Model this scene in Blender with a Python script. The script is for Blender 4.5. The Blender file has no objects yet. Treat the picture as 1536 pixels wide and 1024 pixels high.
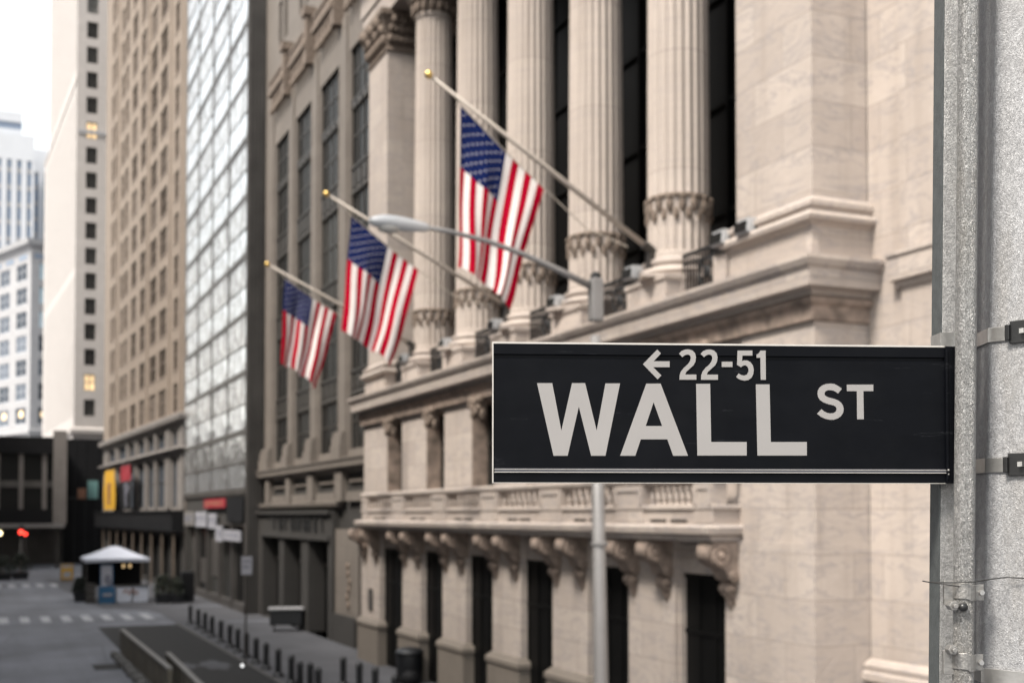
import bpy, math, random
from mathutils import Vector
random.seed(7)
scene = bpy.context.scene
col = scene.collection
R = math.radians
YAW = math.atan(788/1826)          # camera looks this far to the right of the street axis (+Y)
CAMZ = 5.5
BASE = {}                          # thing -> (loc, rotz)

# ------------------------------------------------------------------ materials
def nt(name):
    m = bpy.data.materials.new(name); m.use_nodes = True
    t = m.node_tree; t.nodes.clear()
    o = t.nodes.new('ShaderNodeOutputMaterial'); b = t.nodes.new('ShaderNodeBsdfPrincipled')
    t.links.new(b.outputs[0], o.inputs[0])
    return m, t, b
def nd(t, kind, **kw):
    n = t.nodes.new('ShaderNode'+kind)
    for k, v in kw.items(): setattr(n, k, v)
    return n
def mixc(t, fac, a, b, mode='MIX'):
    n = nd(t, 'Mix', data_type='RGBA', blend_type=mode)
    for i, v in ((0, fac), (6, a), (7, b)):
        if hasattr(v, 'is_linked'): t.links.new(v, n.inputs[i])
        elif i == 0: n.inputs[0].default_value = v
        else: n.inputs[i].default_value = (*v, 1)
    return n.outputs[2]
def ramp(t, src, stops):
    n = nd(t, 'ValToRGB'); e = n.color_ramp.elements
    while len(e) < len(stops): e.new(0.5)
    for s, (p, c) in zip(e, stops): s.position = p; s.color = (c, c, c, 1) if not isinstance(c, tuple) else (*c, 1)
    t.links.new(src, n.inputs[0]); return n.outputs[0]
def noise(t, vec, scale, detail=4, rough=.55, dist=0):
    n = nd(t, 'TexNoise'); n.inputs['Scale'].default_value = scale; n.inputs['Detail'].default_value = detail
    n.inputs['Roughness'].default_value = rough; n.inputs['Distortion'].default_value = dist
    if vec is not None: t.links.new(vec, n.inputs['Vector'])
    return n.outputs[0]
def mapping(t, src, scale=(1, 1, 1), rot=(0, 0, 0), loc=(0, 0, 0)):
    n = nd(t, 'Mapping'); n.inputs['Scale'].default_value = scale; n.inputs['Rotation'].default_value = rot; n.inputs['Location'].default_value = loc
    t.links.new(src, n.inputs[0]); return n.outputs[0]
def pos(t): return nd(t, 'NewGeometry').outputs['Position']
def objc(t): return nd(t, 'TexCoord').outputs['Object']
def bump(t, b, h, strength, dist):
    n = nd(t, 'Bump'); n.inputs['Strength'].default_value = strength; n.inputs['Distance'].default_value = dist
    t.links.new(h, n.inputs['Height']); t.links.new(n.outputs[0], b.inputs['Normal'])
def plain(name, c, rough=.6, metal=0, var=.18, scale=6, bmp=0, spec=.5):
    m, t, b = nt(name); p = objc(t)
    n = noise(t, p, scale, 5, .6)
    dark = tuple(x*(1-var) for x in c); light = tuple(min(1, x*(1+var)) for x in c)
    t.links.new(mixc(t, ramp(t, n, [(.3, 0), (.7, 1)]), dark, light), b.inputs['Base Color'])
    b.inputs['Roughness'].default_value = rough; b.inputs['Metallic'].default_value = metal
    b.inputs['Specular IOR Level'].default_value = spec
    if bmp: bump(t, b, noise(t, p, scale*5, 4), bmp, .01)
    return m
def stone(name, c, joint=(1.7, .78), var=.1, vein=.25, dirt=.35, jdark=.72):
    """Block stone: joints run on the face whatever way it turns (x+y along, z up); grey veins, blotches and rain streaks."""
    m, t, b = nt(name); p = pos(t)
    s = nd(t, 'SeparateXYZ'); t.links.new(p, s.inputs[0])
    ad = nd(t, 'Math', operation='ADD'); t.links.new(s.outputs[0], ad.inputs[0]); t.links.new(s.outputs[1], ad.inputs[1])
    cb = nd(t, 'CombineXYZ'); t.links.new(ad.outputs[0], cb.inputs[0]); t.links.new(s.outputs[2], cb.inputs[1])
    br = nd(t, 'TexBrick'); t.links.new(cb.outputs[0], br.inputs[0])
    br.inputs['Scale'].default_value = 1; br.inputs['Brick Width'].default_value = joint[0]; br.inputs['Row Height'].default_value = joint[1]
    br.inputs['Mortar Size'].default_value = .013; br.inputs['Mortar Smooth'].default_value = .3; br.inputs['Bias'].default_value = 0
    br.inputs['Color1'].default_value = (*[x*(1+var) for x in c], 1)
    br.inputs['Color2'].default_value = (c[0]*(1-var), c[1]*(1-var*1.1), c[2]*(1-var*1.1), 1)
    br.inputs['Mortar'].default_value = (*[x*jdark for x in c], 1)
    n1 = noise(t, p, .9, 6, .6)
    base = mixc(t, ramp(t, n1, [(.3, 0), (.75, .5)]), br.outputs['Color'], tuple(x*.78 for x in c))
    w = noise(t, mapping(t, cb.outputs[0], (.55, 1.9, 1), (0, 0, R(-24))), 1.3, 7, .62, 1.4)
    v = ramp(t, w, [(.47, 0), (.5, 1), (.53, 0)])
    vm = nd(t, 'Math', operation='MULTIPLY'); t.links.new(v, vm.inputs[0]); vm.inputs[1].default_value = vein
    base = mixc(t, vm.outputs[0], base, (c[0]*.62, c[1]*.66, c[2]*.74))
    st = noise(t, mapping(t, p, (2.4, 2.4, .22)), 1.0, 5, .6)
    dm = nd(t, 'Math', operation='MULTIPLY'); t.links.new(ramp(t, st, [(.5, 0), (.78, 1)]), dm.inputs[0]); dm.inputs[1].default_value = dirt
    base = mixc(t, dm.outputs[0], base, (c[0]*.45, c[1]*.42, c[2]*.38))
    t.links.new(base, b.inputs['Base Color']); b.inputs['Roughness'].default_value = .75
    mm = nd(t, 'Math', operation='MULTIPLY_ADD'); t.links.new(br.outputs['Fac'], mm.inputs[0]); mm.inputs[1].default_value = -.6
    t.links.new(noise(t, p, 7, 5), mm.inputs[2]); bump(t, b, mm.outputs[0], .35, .03)
    return m
def window_glass(name, dark, light, rough=.12, spec=.5, thresh=.62):
    """Each window object draws its own tone: most dark rooms, some with pale blinds."""
    m, t, b = nt(name); r = nd(t, 'ObjectInfo').outputs['Random']
    sh = nd(t, 'TexCoord').outputs['Object']
    f = ramp(t, r, [(0, 0.0), (thresh, .25), (min(.98, thresh+.18), .75), (1, 1)])
    t.links.new(mixc(t, f, dark, light), b.inputs['Base Color'])
    b.inputs['Roughness'].default_value = rough; b.inputs['Specular IOR Level'].default_value = spec
    bump(t, b, noise(t, sh, 1.1, 2), .08, .05)
    return m
def emit(name, c, s):
    m, t, b = nt(name); b.inputs['Base Color'].default_value = (*c, 1)
    b.inputs['Emission Color'].default_value = (*c, 1); b.inputs['Emission Strength'].default_value = s
    return m

M = {}
M['marble'] = stone('pale_marble_blocks', (.405, .348, .305), (1.75, .8), .12, .7, .34, .66)
M['marble_smooth'] = stone('pale_marble_shafts', (.40, .343, .30), (40, 2.6), .06, .25, .4, .6)
M['marble_soot_shade'] = plain('soot_and_shade_marble', (.22, .17, .138), .8, 0, .55, 2.6, .3)  # dark brown mixes soot with shade painted on jambs, frieze and brackets
M['zinc_side_shade'] = plain('shaded_side_zinc', (.075, .082, .082), .55, .3, .2, 60, .2)  # dark tone puts shade on the side face of the square post
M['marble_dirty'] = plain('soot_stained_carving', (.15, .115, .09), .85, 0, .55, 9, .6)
M['limestone'] = stone('warm_grey_limestone', (.158, .136, .116), (1.5, .7), .07, .15, .35)
M['limestone_dark'] = stone('dark_grey_granite', (.036, .033, .030), (1.6, .8), .06, .1, .3)
M['plinth'] = stone('weathered_plinth_granite', (.17, .145, .12), (2.2, 1.6), .05, .15, .4)
M['brown'] = stone('tan_brick_and_terracotta', (.225, .178, .138), (1.1, .40), .07, .08, .4)
M['brown_base'] = stone('greyed_limestone_base', (.185, .168, .155), (1.3, .6), .06, .1, .45)
M['cream'] = stone('cream_tower_stone', (.46, .425, .40), (1.4, .7), .03, .08, .15)
M['pale'] = stone('pale_grey_terracotta', (.36, .355, .36), (1.4, .7), .03, .05, .2)
M['white_stripe'] = plain('white_tower_cladding', (.55, .56, .58), .6, 0, .04, .3)
M['blue_glass'] = window_glass('blue_grey_glass', (.16, .20, .27), (.30, .36, .44), .25)
M['dark_glass'] = window_glass('dark_room_glass', (.010, .010, .010), (.05, .05, .047), .25, .06, .75)
M['curtain_glass'] = plain('black_tinted_glass', (.005, .005, .005), .4, 0, .2, 1, 0, .08)
M['brown_win'] = window_glass('tan_tower_glass', (.035, .029, .025), (.13, .11, .095), .4, 0, .6)
M['street_win'] = window_glass('hazy_street_glass', (.11, .10, .095), (.18, .165, .155), .5, 0, .6)
M['cream_win'] = window_glass('cream_tower_glass', (.03, .03, .03), (.16, .16, .15), .15, .5, .7)
M['pale_win'] = window_glass('slate_window_glass', (.05, .058, .07), (.15, .17, .20), .3, .0, .6)
M['lit_win'] = emit('lamp_lit_room', (1.0, .72, .40), .35)
M['bright_win'] = window_glass('sky_blue_blind_glass', (.42, .55, .62), (.55, .66, .72), .2)
M['frame_dark'] = plain('dark_bronze_frame', (.045, .04, .035), .5, .3, .2, 4)
M['frame_tan'] = plain('tan_painted_frame', (.20, .155, .12), .6, 0, .1, 3)
M['iron'] = plain('black_wrought_iron', (.02, .02, .021), .55, .4, .2, 8)
M['steel_dark'] = plain('dark_steel_cladding', (.085, .078, .072), .45, .3, .25, .7)
M['black_paint'] = plain('black_painted_steel', (.007, .0075, .009), .45, 0, .2, 4)
M['black_board'] = plain('black_hoarding_board', (.007, .007, .008), .7, 0, .3, .5, 0, .2)
M['grey_paint'] = plain('light_grey_painted_steel', (.20, .19, .183), .45, .1, .08, 3, .05)
M['lamp_shell'] = plain('pale_grey_cast_shell', (.42, .425, .43), .4, .2, .06, 5)
M['lens'] = plain('clouded_lamp_lens', (.30, .29, .27), .25, 0, .1, 5)
M['brass'] = plain('brass_ball', (.70, .48, .16), .35, .9, .1, 5)
M['pole_white'] = plain('cream_painted_pole', (.40, .35, .30), .5, 0, .08, 3)
M['rope'] = plain('halyard_rope', (.42, .37, .31), .9)
M['flag_red'] = plain('red_flag_cloth', (.33, .004, .02), .9, 0, .12, 2, 0, 0)
M['flag_white'] = plain('white_flag_cloth', (.68, .63, .60), .9, 0, .06, 2, 0, .1)
M['flag_blue'] = plain('navy_flag_cloth', (.009, .0155, .070), .9, 0, .15, 2, 0, 0)
M['star'] = plain('white_star_cloth', (.58, .56, .60), .9, 0, .05, 2, 0, 0)
M['white_fabric'] = plain('white_canopy_fabric', (.48, .50, .56), .8, 0, .04, 1)
M['yellow'] = plain('yellow_banner_cloth', (.52, .28, .01), .75, 0, .08, 1)
M['red_sign'] = plain('red_sign_panel', (.27, .02, .03), .6, 0, .15, 1)
M['white_sign'] = plain('white_sign_panel', (.30, .30, .33), .6, 0, .12, 1)
M['grey_mark'] = plain('faded_sign_lettering', (.14, .14, .17), .7)
M['blue_sign'] = plain('blue_display_panel', (.012, .08, .17), .5, 0, .15, 1)
M['teal'] = plain('teal_poster', (.12, .24, .23), .6, 0, .2, .6)
M['rust'] = plain('rust_poster', (.26, .12, .07), .6, 0, .4, 1)
M['beige_panel'] = plain('olive_beige_concrete', (.105, .092, .07), .8, 0, .25, 1.2, .3)
M['cap'] = plain('pale_metal_rail', (.17, .165, .155), .5, .3, .2, 3)
M['block'] = plain('pale_granite_block', (.09, .085, .08), .85, 0, .3, 3, .4)
M['leaf'] = plain('dark_hedge_leaf', (.013, .018, .011), .7, 0, .5, 3)
M['leaf_light'] = plain('yellow_green_leaf', (.055, .058, .032), .7, 0, .4, 3)
M['lettering_dark'] = plain('black_bronze_letters', (.012, .012, .012), .5)
M['red_light'] = emit('red_signal_glow', (1.0, .05, .03), 2.2)
M['warm_light'] = emit('warm_lamp_glow', (1.0, .82, .45), 2.5)
M['warm_dim'] = emit('small_pendant_glow', (1.0, .7, .35), .35)

def asphalt(name, c, var=.38, crack=.5):
    m, t, b = nt(name); p = pos(t)
    big = ramp(t, noise(t, p, .16, 6, .62), [(.32, 0), (.68, 1)])
    base = mixc(t, big, tuple(x*(1-var) for x in c), tuple(x*(1+var) for x in c))
    fine = ramp(t, noise(t, p, 22, 3, .7), [(.3, .82), (.7, 1.15)])
    base = mixc(t, .6, base, fine, 'MULTIPLY')
    tr = ramp(t, noise(t, mapping(t, p, (1.1, .06, 1)), 1, 4), [(.45, 0), (.7, .45)])
    base = mixc(t, tr, base, tuple(x*.62 for x in c))
    vo = nd(t, 'TexVoronoi', feature='DISTANCE_TO_EDGE'); vo.inputs['Scale'].default_value = .22
    t.links.new(mapping(t, p, (1, 1, 1)), vo.inputs['Vector'])
    k = ramp(t, vo.outputs[0], [(0, crack), (.012, 0)])
    base = mixc(t, k, base, tuple(x*.4 for x in c))
    t.links.new(base, b.inputs['Base Color']); b.inputs['Roughness'].default_value = .82
    bump(t, b, noise(t, p, 30, 3), .3, .01)
    return m
M['asphalt'] = asphalt('worn_asphalt', (.130, .135, .152))
M['asphalt_dark'] = asphalt('dark_fresh_asphalt', (.008, .0072, .0065), .25, .2)
def paving(name, c):
    m, t, b = nt(name); p = pos(t)
    br = nd(t, 'TexBrick'); t.links.new(p, br.inputs[0]); br.offset = 0
    br.inputs['Scale'].default_value = 1; br.inputs['Brick Width'].default_value = 1.5; br.inputs['Row Height'].default_value = 1.5
    br.inputs['Mortar Size'].default_value = .012
    br.inputs['Color1'].default_value = (*[x*1.1 for x in c], 1); br.inputs['Color2'].default_value = (*[x*.9 for x in c], 1); br.inputs['Mortar'].default_value = (*[x*.5 for x in c], 1)
    base = mixc(t, ramp(t, noise(t, p, .5, 6), [(.35, 0), (.7, .6)]), br.outputs['Color'], tuple(x*.6 for x in c))
    t.links.new(base, b.inputs['Base Color']); b.inputs['Roughness'].default_value = .8
    return m
M['paving'] = paving('grey_paving_slabs', (.075, .075, .082))
def paint(name):
    m, t, b = nt(name); p = pos(t)
    w = ramp(t, noise(t, p, 3.2, 6, .7), [(.4, 0), (.6, 1)])
    t.links.new(mixc(t, w, (.24, .245, .26), (.40, .405, .42)), b.inputs['Base Color']); b.inputs['Roughness'].default_value = .75
    return m
M['paint'] = paint('worn_white_road_paint')
def galv(name, c, scale=60, contrast=.3, rough=.5, bmp=.3):
    """Galvanised steel: spangle cells with a fine wrinkle."""
    m, t, b = nt(name); p = objc(t)
    wob = noise(t, p, scale*.9, 3, .6)
    vo = nd(t, 'TexVoronoi'); vo.inputs['Scale'].default_value = scale
    mx = nd(t, 'VectorMath', operation='MULTIPLY_ADD'); cb = nd(t, 'CombineXYZ')
    t.links.new(wob, cb.inputs[0]); t.links.new(wob, cb.inputs[2])
    mx.inputs[1].default_value = (.02, .02, .02); t.links.new(cb.outputs[0], mx.inputs[0]); t.links.new(p, mx.inputs[2])
    t.links.new(mx.outputs[0], vo.inputs['Vector'])
    sp = nd(t, 'SeparateColor'); t.links.new(vo.outputs['Color'], sp.inputs[0])
    mott = noise(t, p, scale*1.3, 3, .65, 2.2); line = ramp(t, noise(t, p, scale*1.5, 2, .5, 1.8), [(.40, 0), (.49, 1), (.58, 0)])
    v = mixc(t, ramp(t, sp.outputs[0], [(0, 0), (1, 1)]), tuple(x*(1-contrast) for x in c), tuple(min(1, x*(1+contrast)) for x in c))
    v = mixc(t, ramp(t, mott, [(.36, .7), (.58, 0)]), v, tuple(x*.5 for x in c)); v = mixc(t, .4, v, mixc(t, line, (1.25, 1.25, 1.25), (.55, .55, .55)), 'MULTIPLY')
    stn = ramp(t, noise(t, mapping(t, p, (14, 14, 3)), 1, 5, .6), [(.52, 0), (.75, .5)])
    v = mixc(t, stn, v, (c[0]*.6, c[1]*.55, c[2]*.47))
    t.links.new(v, b.inputs['Base Color'])
    b.inputs['Metallic'].default_value = .6
    t.links.new(ramp(t, mott, [(.3, rough-.12), (.7, rough+.15)]), b.inputs['Roughness'])
    bump(t, b, line, bmp, .0012)
    return m
M['galv'] = galv('galvanised_spangle', (.335, .335, .34), 130, .16, .5, .5)
M['galv_pipe'] = galv('wrinkled_zinc_pipe', (.28, .275, .265), 140, .2, .34, .8)
M['galv_post'] = galv('grey_zinc_post', (.33, .325, .315), 130, .16, .48, .4)
M['strap'] = plain('brushed_steel_strap', (.50, .49, .47), .32, .85, .12, 30, .05)
M['buckle'] = plain('blackened_buckle', (.03, .03, .03), .35, .6, .2, 30)
M['clamp'] = plain('dull_steel_clamp', (.26, .25, .235), .45, .7, .2, 40, .2)
M['wire'] = plain('black_rubber_wire', (.015, .014, .013), .6)
def sign_black(name):
    m, t, b = nt(name); p = objc(t)
    n = noise(t, mapping(t, p, (3, 3, 9)), 2.2, 6, .6)
    sc = ramp(t, noise(t, mapping(t, p, (1.2, 1, 16), (0, R(24), 0)), 3.0, 4, .7), [(.640, 0), (.648, .8), (.656, 0)])
    dust = ramp(t, noise(t, p, 5.5, 6, .7), [(.48, 0), (.8, .7)])
    v = mixc(t, ramp(t, n, [(.35, 0), (.75, 1)]), (.0014, .0017, .0027), (.0026, .003, .0044))
    v = mixc(t, dust, v, (.0052, .0055, .0066)); v = mixc(t, sc, v, (.016, .0165, .019))
    t.links.new(v, b.inputs['Base Color'])
    b.inputs['Roughness'].default_value = .42; b.inputs['Specular IOR Level'].default_value = .09
    bump(t, b, noise(t, p, 420, 3, .6), .12, .0004)
    return m
M['sign_black'] = sign_black('black_sign_sheeting')
M['sign_rail'] = plain('sky_sheen_rail', (.06, .06, .068), .42, .1, .15, 30)  # black rail coloured grey for the sky light it catches
M['sign_edge'] = plain('lit_aluminium_edge', (.50, .47, .43), .35, .4, .08, 40)  # pale colour carries the light on the sign's rim and rail edges
M['sign_letter'] = plain('silver_reflective_letters', (.235, .222, .212), .55, 0, .035, 9)
def glazed(name, kind):
    m, t, b = nt(name); p = objc(t)
    if kind == 'blind':
        s = nd(t, 'SeparateXYZ'); t.links.new(p, s.inputs[0])
        w = nd(t, 'TexNoise', noise_dimensions='1D'); w.inputs['Scale'].default_value = 2.6; w.inputs['Detail'].default_value = 3
        r = nd(t, 'ObjectInfo').outputs['Random']; a = nd(t, 'Math', operation='MULTIPLY_ADD')
        t.links.new(r, a.inputs[0]); a.inputs[1].default_value = 40; t.links.new(s.outputs[1], a.inputs[2])
        t.links.new(a.outputs[0], w.inputs['W'])
        t.links.new(mixc(t, ramp(t, w.outputs[0], [(.42, 0), (.52, 1)]), (.30, .295, .29), (.85, .85, .85)), b.inputs['Base Color'])
    else:
        b.inputs['Base Color'].default_value = (.80, .82, .84, 1)
    b.inputs['Roughness'].default_value = .09; b.inputs['Metallic'].default_value = .72; b.inputs['IOR'].default_value = 1.75
    bump(t, b, noise(t, p, .75, 3, .55, .8), .6, .3)
    return m
M['pane_blind'] = glazed('reflective_pane_with_blinds', 'blind')
M['pane_spandrel'] = glazed('reflective_spandrel_glass', 'spandrel')

# ------------------------------------------------------------------ mesh helpers
class MB:
    def __init__(s): s.v = []; s.f = []; s.mi = []; s.cur = 0
    def face(s, pts):
        n = len(s.v); s.v += [tuple(p) for p in pts]; s.f.append(tuple(range(n, n+len(pts)))); s.mi.append(s.cur)
    def box(s, x0, x1, y0, y1, z0, z1):
        n = len(s.v)
        s.v += [(x0,y0,z0),(x1,y0,z0),(x1,y1,z0),(x0,y1,z0),(x0,y0,z1),(x1,y0,z1),(x1,y1,z1),(x0,y1,z1)]
        for q in ((0,3,2,1),(4,5,6,7),(0,1,5,4),(1,2,6,5),(2,3,7,6),(3,0,4,7)):
            s.f.append(tuple(n+i for i in q)); s.mi.append(s.cur)
        return s
    def rings(s, rings, close=True, caps=True):
        n = len(s.v); k = len(rings[0])
        for r in rings: s.v += [tuple(p) for p in r]
        for i in range(len(rings)-1):
            for j in range(k if close else k-1):
                a = n+i*k+j; b2 = n+i*k+(j+1) % k
                s.f.append((a, b2, b2+k, a+k)); s.mi.append(s.cur)
        if caps and close:
            s.f.append(tuple(n+j for j in reversed(range(k)))); s.mi.append(s.cur)
            m = n+(len(rings)-1)*k; s.f.append(tuple(m+j for j in range(k))); s.mi.append(s.cur)
        return s
    def lathe(s, cx, cy, prof, seg=24, flute=0, nfl=24):
        rr = []
        for q in prof:
            r, z = q[0], q[1]; fl = q[2] if len(q) > 2 else 0
            ring = []
            for i in range(seg):
                a = 2*math.pi*i/seg; rad = r-fl*abs(math.sin(a*nfl/2))
                ring.append((cx+rad*math.cos(a), cy+rad*math.sin(a), z))
            rr.append(ring)
        return s.rings(rr)
    def tube(s, pts, rad, seg=8):
        pts = [Vector(p) for p in pts]; rr = []
        rads = rad if isinstance(rad, (list, tuple)) else [rad]*len(pts)
        for i, p in enumerate(pts):
            d = (pts[min(i+1, len(pts)-1)]-pts[max(i-1, 0)]).normalized()
            u = d.cross(Vector((0, 0, 1)))
            if u.length < 1e-4: u = Vector((1, 0, 0))
            u.normalize(); w = u.cross(d)
            rr.append([tuple(p+rads[i]*(math.cos(2*math.pi*k/seg)*u+math.sin(2*math.pi*k/seg)*w)) for k in range(seg)])
        return s.rings(rr)
    def ball(s, c, r, seg=12, rows=8, sc=(1, 1, 1)):
        rr = []
        for i in range(1, rows):
            a = math.pi*i/rows
            rr.append([(c[0]+sc[0]*r*math.sin(a)*math.cos(2*math.pi*k/seg), c[1]+sc[1]*r*math.sin(a)*math.sin(2*math.pi*k/seg), c[2]-sc[2]*r*math.cos(a)) for k in range(seg)])
        return s.rings(rr)
    def prism_y(s, prof, y0, y1):
        return s.rings([[(x, y0, z) for x, z in prof], [(x, y1, z) for x, z in prof]])
    def prism_z(s, prof, z0, z1):
        return s.rings([[(x, y, z0) for x, y in prof], [(x, y, z1) for x, y in prof]])
    def sweep(s, prof, path):
        """prof: (out, z) from bottom to top; path(o): list of xy points for an outward offset o."""
        s.rings([[(*xy, z) for xy in path(o)] for o, z in prof], close=False, caps=False)
        return s
    def build(s, name, mats, parent=None, local=False, smooth=False, bevel=0, kind=None, **props):
        me = bpy.data.meshes.new(name)
        loc, rz = BASE.get(parent.name, ((0, 0, 0), 0)) if parent is not None else ((0, 0, 0), 0)
        vv = s.v if (local or parent is None) else [(x-loc[0], y-loc[1], z-loc[2]) for x, y, z in s.v]
        me.from_pydata(vv, [], s.f); 
        mats = mats if isinstance(mats, (list, tuple)) else [mats]
        for m in mats: me.materials.append(m)
        me.polygons.foreach_set('material_index', s.mi)
        if smooth: me.polygons.foreach_set('use_smooth', [True]*len(s.f))
        me.update()
        o = bpy.data.objects.new(name, me); col.objects.link(o)
        if smooth and smooth != 'full':
            me.set_sharp_from_angle(angle=R(38))
        if parent is not None:
            o.parent = parent; BASE[o.name] = (loc, rz)
        if bevel:
            b = o.modifiers.new('bevel', 'BEVEL'); b.width = bevel; b.segments = 2; b.limit_method = 'ANGLE'
        if kind: o['kind'] = kind
        for k, v in props.items(): o[k] = v
        return o
def thing(name, label, cat, loc=(0, 0, 0), rotz=0, group=None):
    o = bpy.data.objects.new(name, None); col.objects.link(o); o.empty_display_size = .3
    o.location = loc; o.rotation_euler = (0, 0, rotz); o['label'] = label; o['category'] = cat
    if group: o['group'] = group
    BASE[o.name] = (loc, rotz)
    return o
def put(src, parent, loc=None, rot=None):
    """Linked copy of a part (and its sub-parts) under another parent."""
    c = src.copy(); col.objects.link(c); c.parent = parent
    if loc is not None: c.location = loc
    if rot is not None: c.rotation_euler = rot
    for ch in list(src.children): put(ch, c)
    return c
def copy_thing(src, loc, label, rotz=None):
    c = src.copy(); col.objects.link(c); c.location = loc; c['label'] = label
    if rotz is not None: c.rotation_euler = (0, 0, rotz)
    for ch in list(src.children): put(ch, c)
    return c
def wall_holes(mb, y0, y1, z0, z1, holes, depth, x=0.0):
    """Facade in the plane x, seen from -x, with rectangular openings and their reveals."""
    ys = sorted({y0, y1, *[h[0] for h in holes], *[h[1] for h in holes]}); zs = sorted({z0, z1, *[h[2] for h in holes], *[h[3] for h in holes]})
    hs = {}
    for h in holes:
        for j in range(ys.index(h[0]), ys.index(h[1])):
            for k in range(zs.index(h[2]), zs.index(h[3])): hs[(j, k)] = 1
    n = len(mb.v); nz = len(zs)
    mb.v += [(x, y, z) for y in ys for z in zs]
    for j in range(len(ys)-1):
        for k in range(nz-1):
            if (j, k) in hs: continue
            a = n+j*nz+k; mb.f.append((a, a+1, a+nz+1, a+nz)); mb.mi.append(mb.cur)
    d = x+depth
    for a, b, c, e in holes:
        mb.face([(x,a,c),(d,a,c),(d,a,e),(x,a,e)]); mb.face([(x,b,c),(x,b,e),(d,b,e),(d,b,c)])
        mb.face([(x,a,c),(x,b,c),(d,b,c),(d,a,c)]); mb.face([(x,a,e),(d,a,e),(d,b,e),(x,b,e)])
def rect_path(x, ya, yb, xb):
    """Plan of a block standing out of a wall: its outline grown outwards by o (front at x, sides at ya<yb, back at xb)."""
    return lambda o: [(xb, yb+o), (x-o, yb+o), (x-o, ya-o), (xb, ya-o)]

# ------------------------------------------------------------------ the ground
def structure(name, mb, m): return mb.build(name, m, kind='structure')
g = MB(); g.face([(-700,-300,0),(700,-300,0),(700,1100,0),(-700,1100,0)]); structure('road', g, M['asphalt'])
g = MB(); g.prism_z([(9.0,9.0),(60,9.0),(60,63),(40,63),(13.0,63),(9.0,64)], -.05, .02); structure('sidewalk', g, M['paving'])
g = MB(); g.box(8.86,9.0,9,64,-.05,.03); structure('kerb', g, M['block'])
g = MB(); g.prism_z([(6.4,76),(14.4,74),(14.4,64.2),(9.0,64.2),(9.0,70.5),(8.6,73)][::-1], -.05, .018); g.prism_z([(6.4,76.02),(5.2,96),(4.6,112),(14,112),(14.4,76.02)][::-1], -.05, .018); structure('pavement', g, M['paving'])
g = MB(); g.box(5.05,8.84,35,63,.003,.006); structure('asphalt_patch', g, M['asphalt_dark'])
g = MB()
for k in range(15):
    x = -6.5+k*1.02
    g.face([(x,66.7,.022),(x+.46,66.7,.022),(x+.46,70.6,.022),(x,70.6,.022)])
for k in range(9):
    x = -3.5+k*1.02
    g.face([(x,99.5,.022),(x+.5,99.5,.022),(x+.5,104.5,.022),(x,104.5,.022)])
structure('crosswalk_markings', g, M['paint'])
g = MB()
for cx, cy, rx, ry in ((6.75,45.6,.35,.9),(7.75,45.5,.5,1.5),(6.35,47.2,.22,.5)):
    g.face([(cx+rx*math.cos(a*math.pi/9)*(1+.25*math.sin(a*2.3)), cy+ry*math.sin(a*math.pi/9)*(1+.2*math.cos(a*1.7)), .0105) for a in range(18)])
structure('pale_ground_patch', g, M['paving'])  # pale irregular patches on the dark asphalt
g = MB(); g.box(3.6,5.0,45.6,47.4,.002,.006); structure('road_repair', g, M['asphalt_dark'])

# ------------------------------------------------------------------ the columned stone building
XF = 13.25
YC = [23.13, 27.1, 31.1, 35.15, 39.2]
ex = thing('columned_building', 'pale marble building with fluted columns, stone balcony and carved brackets behind the street sign', 'building', (13.25,17.4,0))
yo = [20.95, 25.1, 29.1, 33.1, 37.2, 41.5]       # centres of the openings
low = [(20.2,22.1),(24.1,26.1),(28.1,30.1),(32.1,34.2),(36.25,38.3),(40.3,42.9)]
up = [(c-.86, c+.86, 6.25, 8.85) for c in yo]
w = MB(); wall_holes(w, 17.402, 45.3, 4.9, 9.5, up, .55, 13.34); w.box(13.34,15,45.296,45.3,0,9.5)
w.box(13.7,14.6,17.42,19.6,0,9.4)
w.build('podium_wall', M['marble'], ex)
g = MB(); g.box(13.40,14.3,20.2,45.2,4.3,4.88); g.build('door_lintel', M['marble'], ex)
def pier(y0, y1, z1=5.3):
    o = MB(); o.box(XF,14.6,y0,y1,0,z1); o = o.build('pier', M['marble'], ex)
    p = MB(); p.sweep([(.0,.0),(.12,.0),(.12,1.34),(.17,1.38),(.17,1.5),(.06,1.62),(0,1.66)], rect_path(XF,y0,y1,14.6)); p.build('plinth', M['plinth'], o)
for a, b in ((22.1,24.1),(26.1,28.1),(30.1,32.1),(34.2,36.25),(38.3,40.3),(42.9,45.28)): pier(a, b)
o = MB(); o.box(XF,14.5,17.4,20.2,0,5.0); o.box(13.28,14.5,17.41,19.63,5.0,9.3); cp = o.build('corner_pier', M['marble'], ex)
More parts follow.
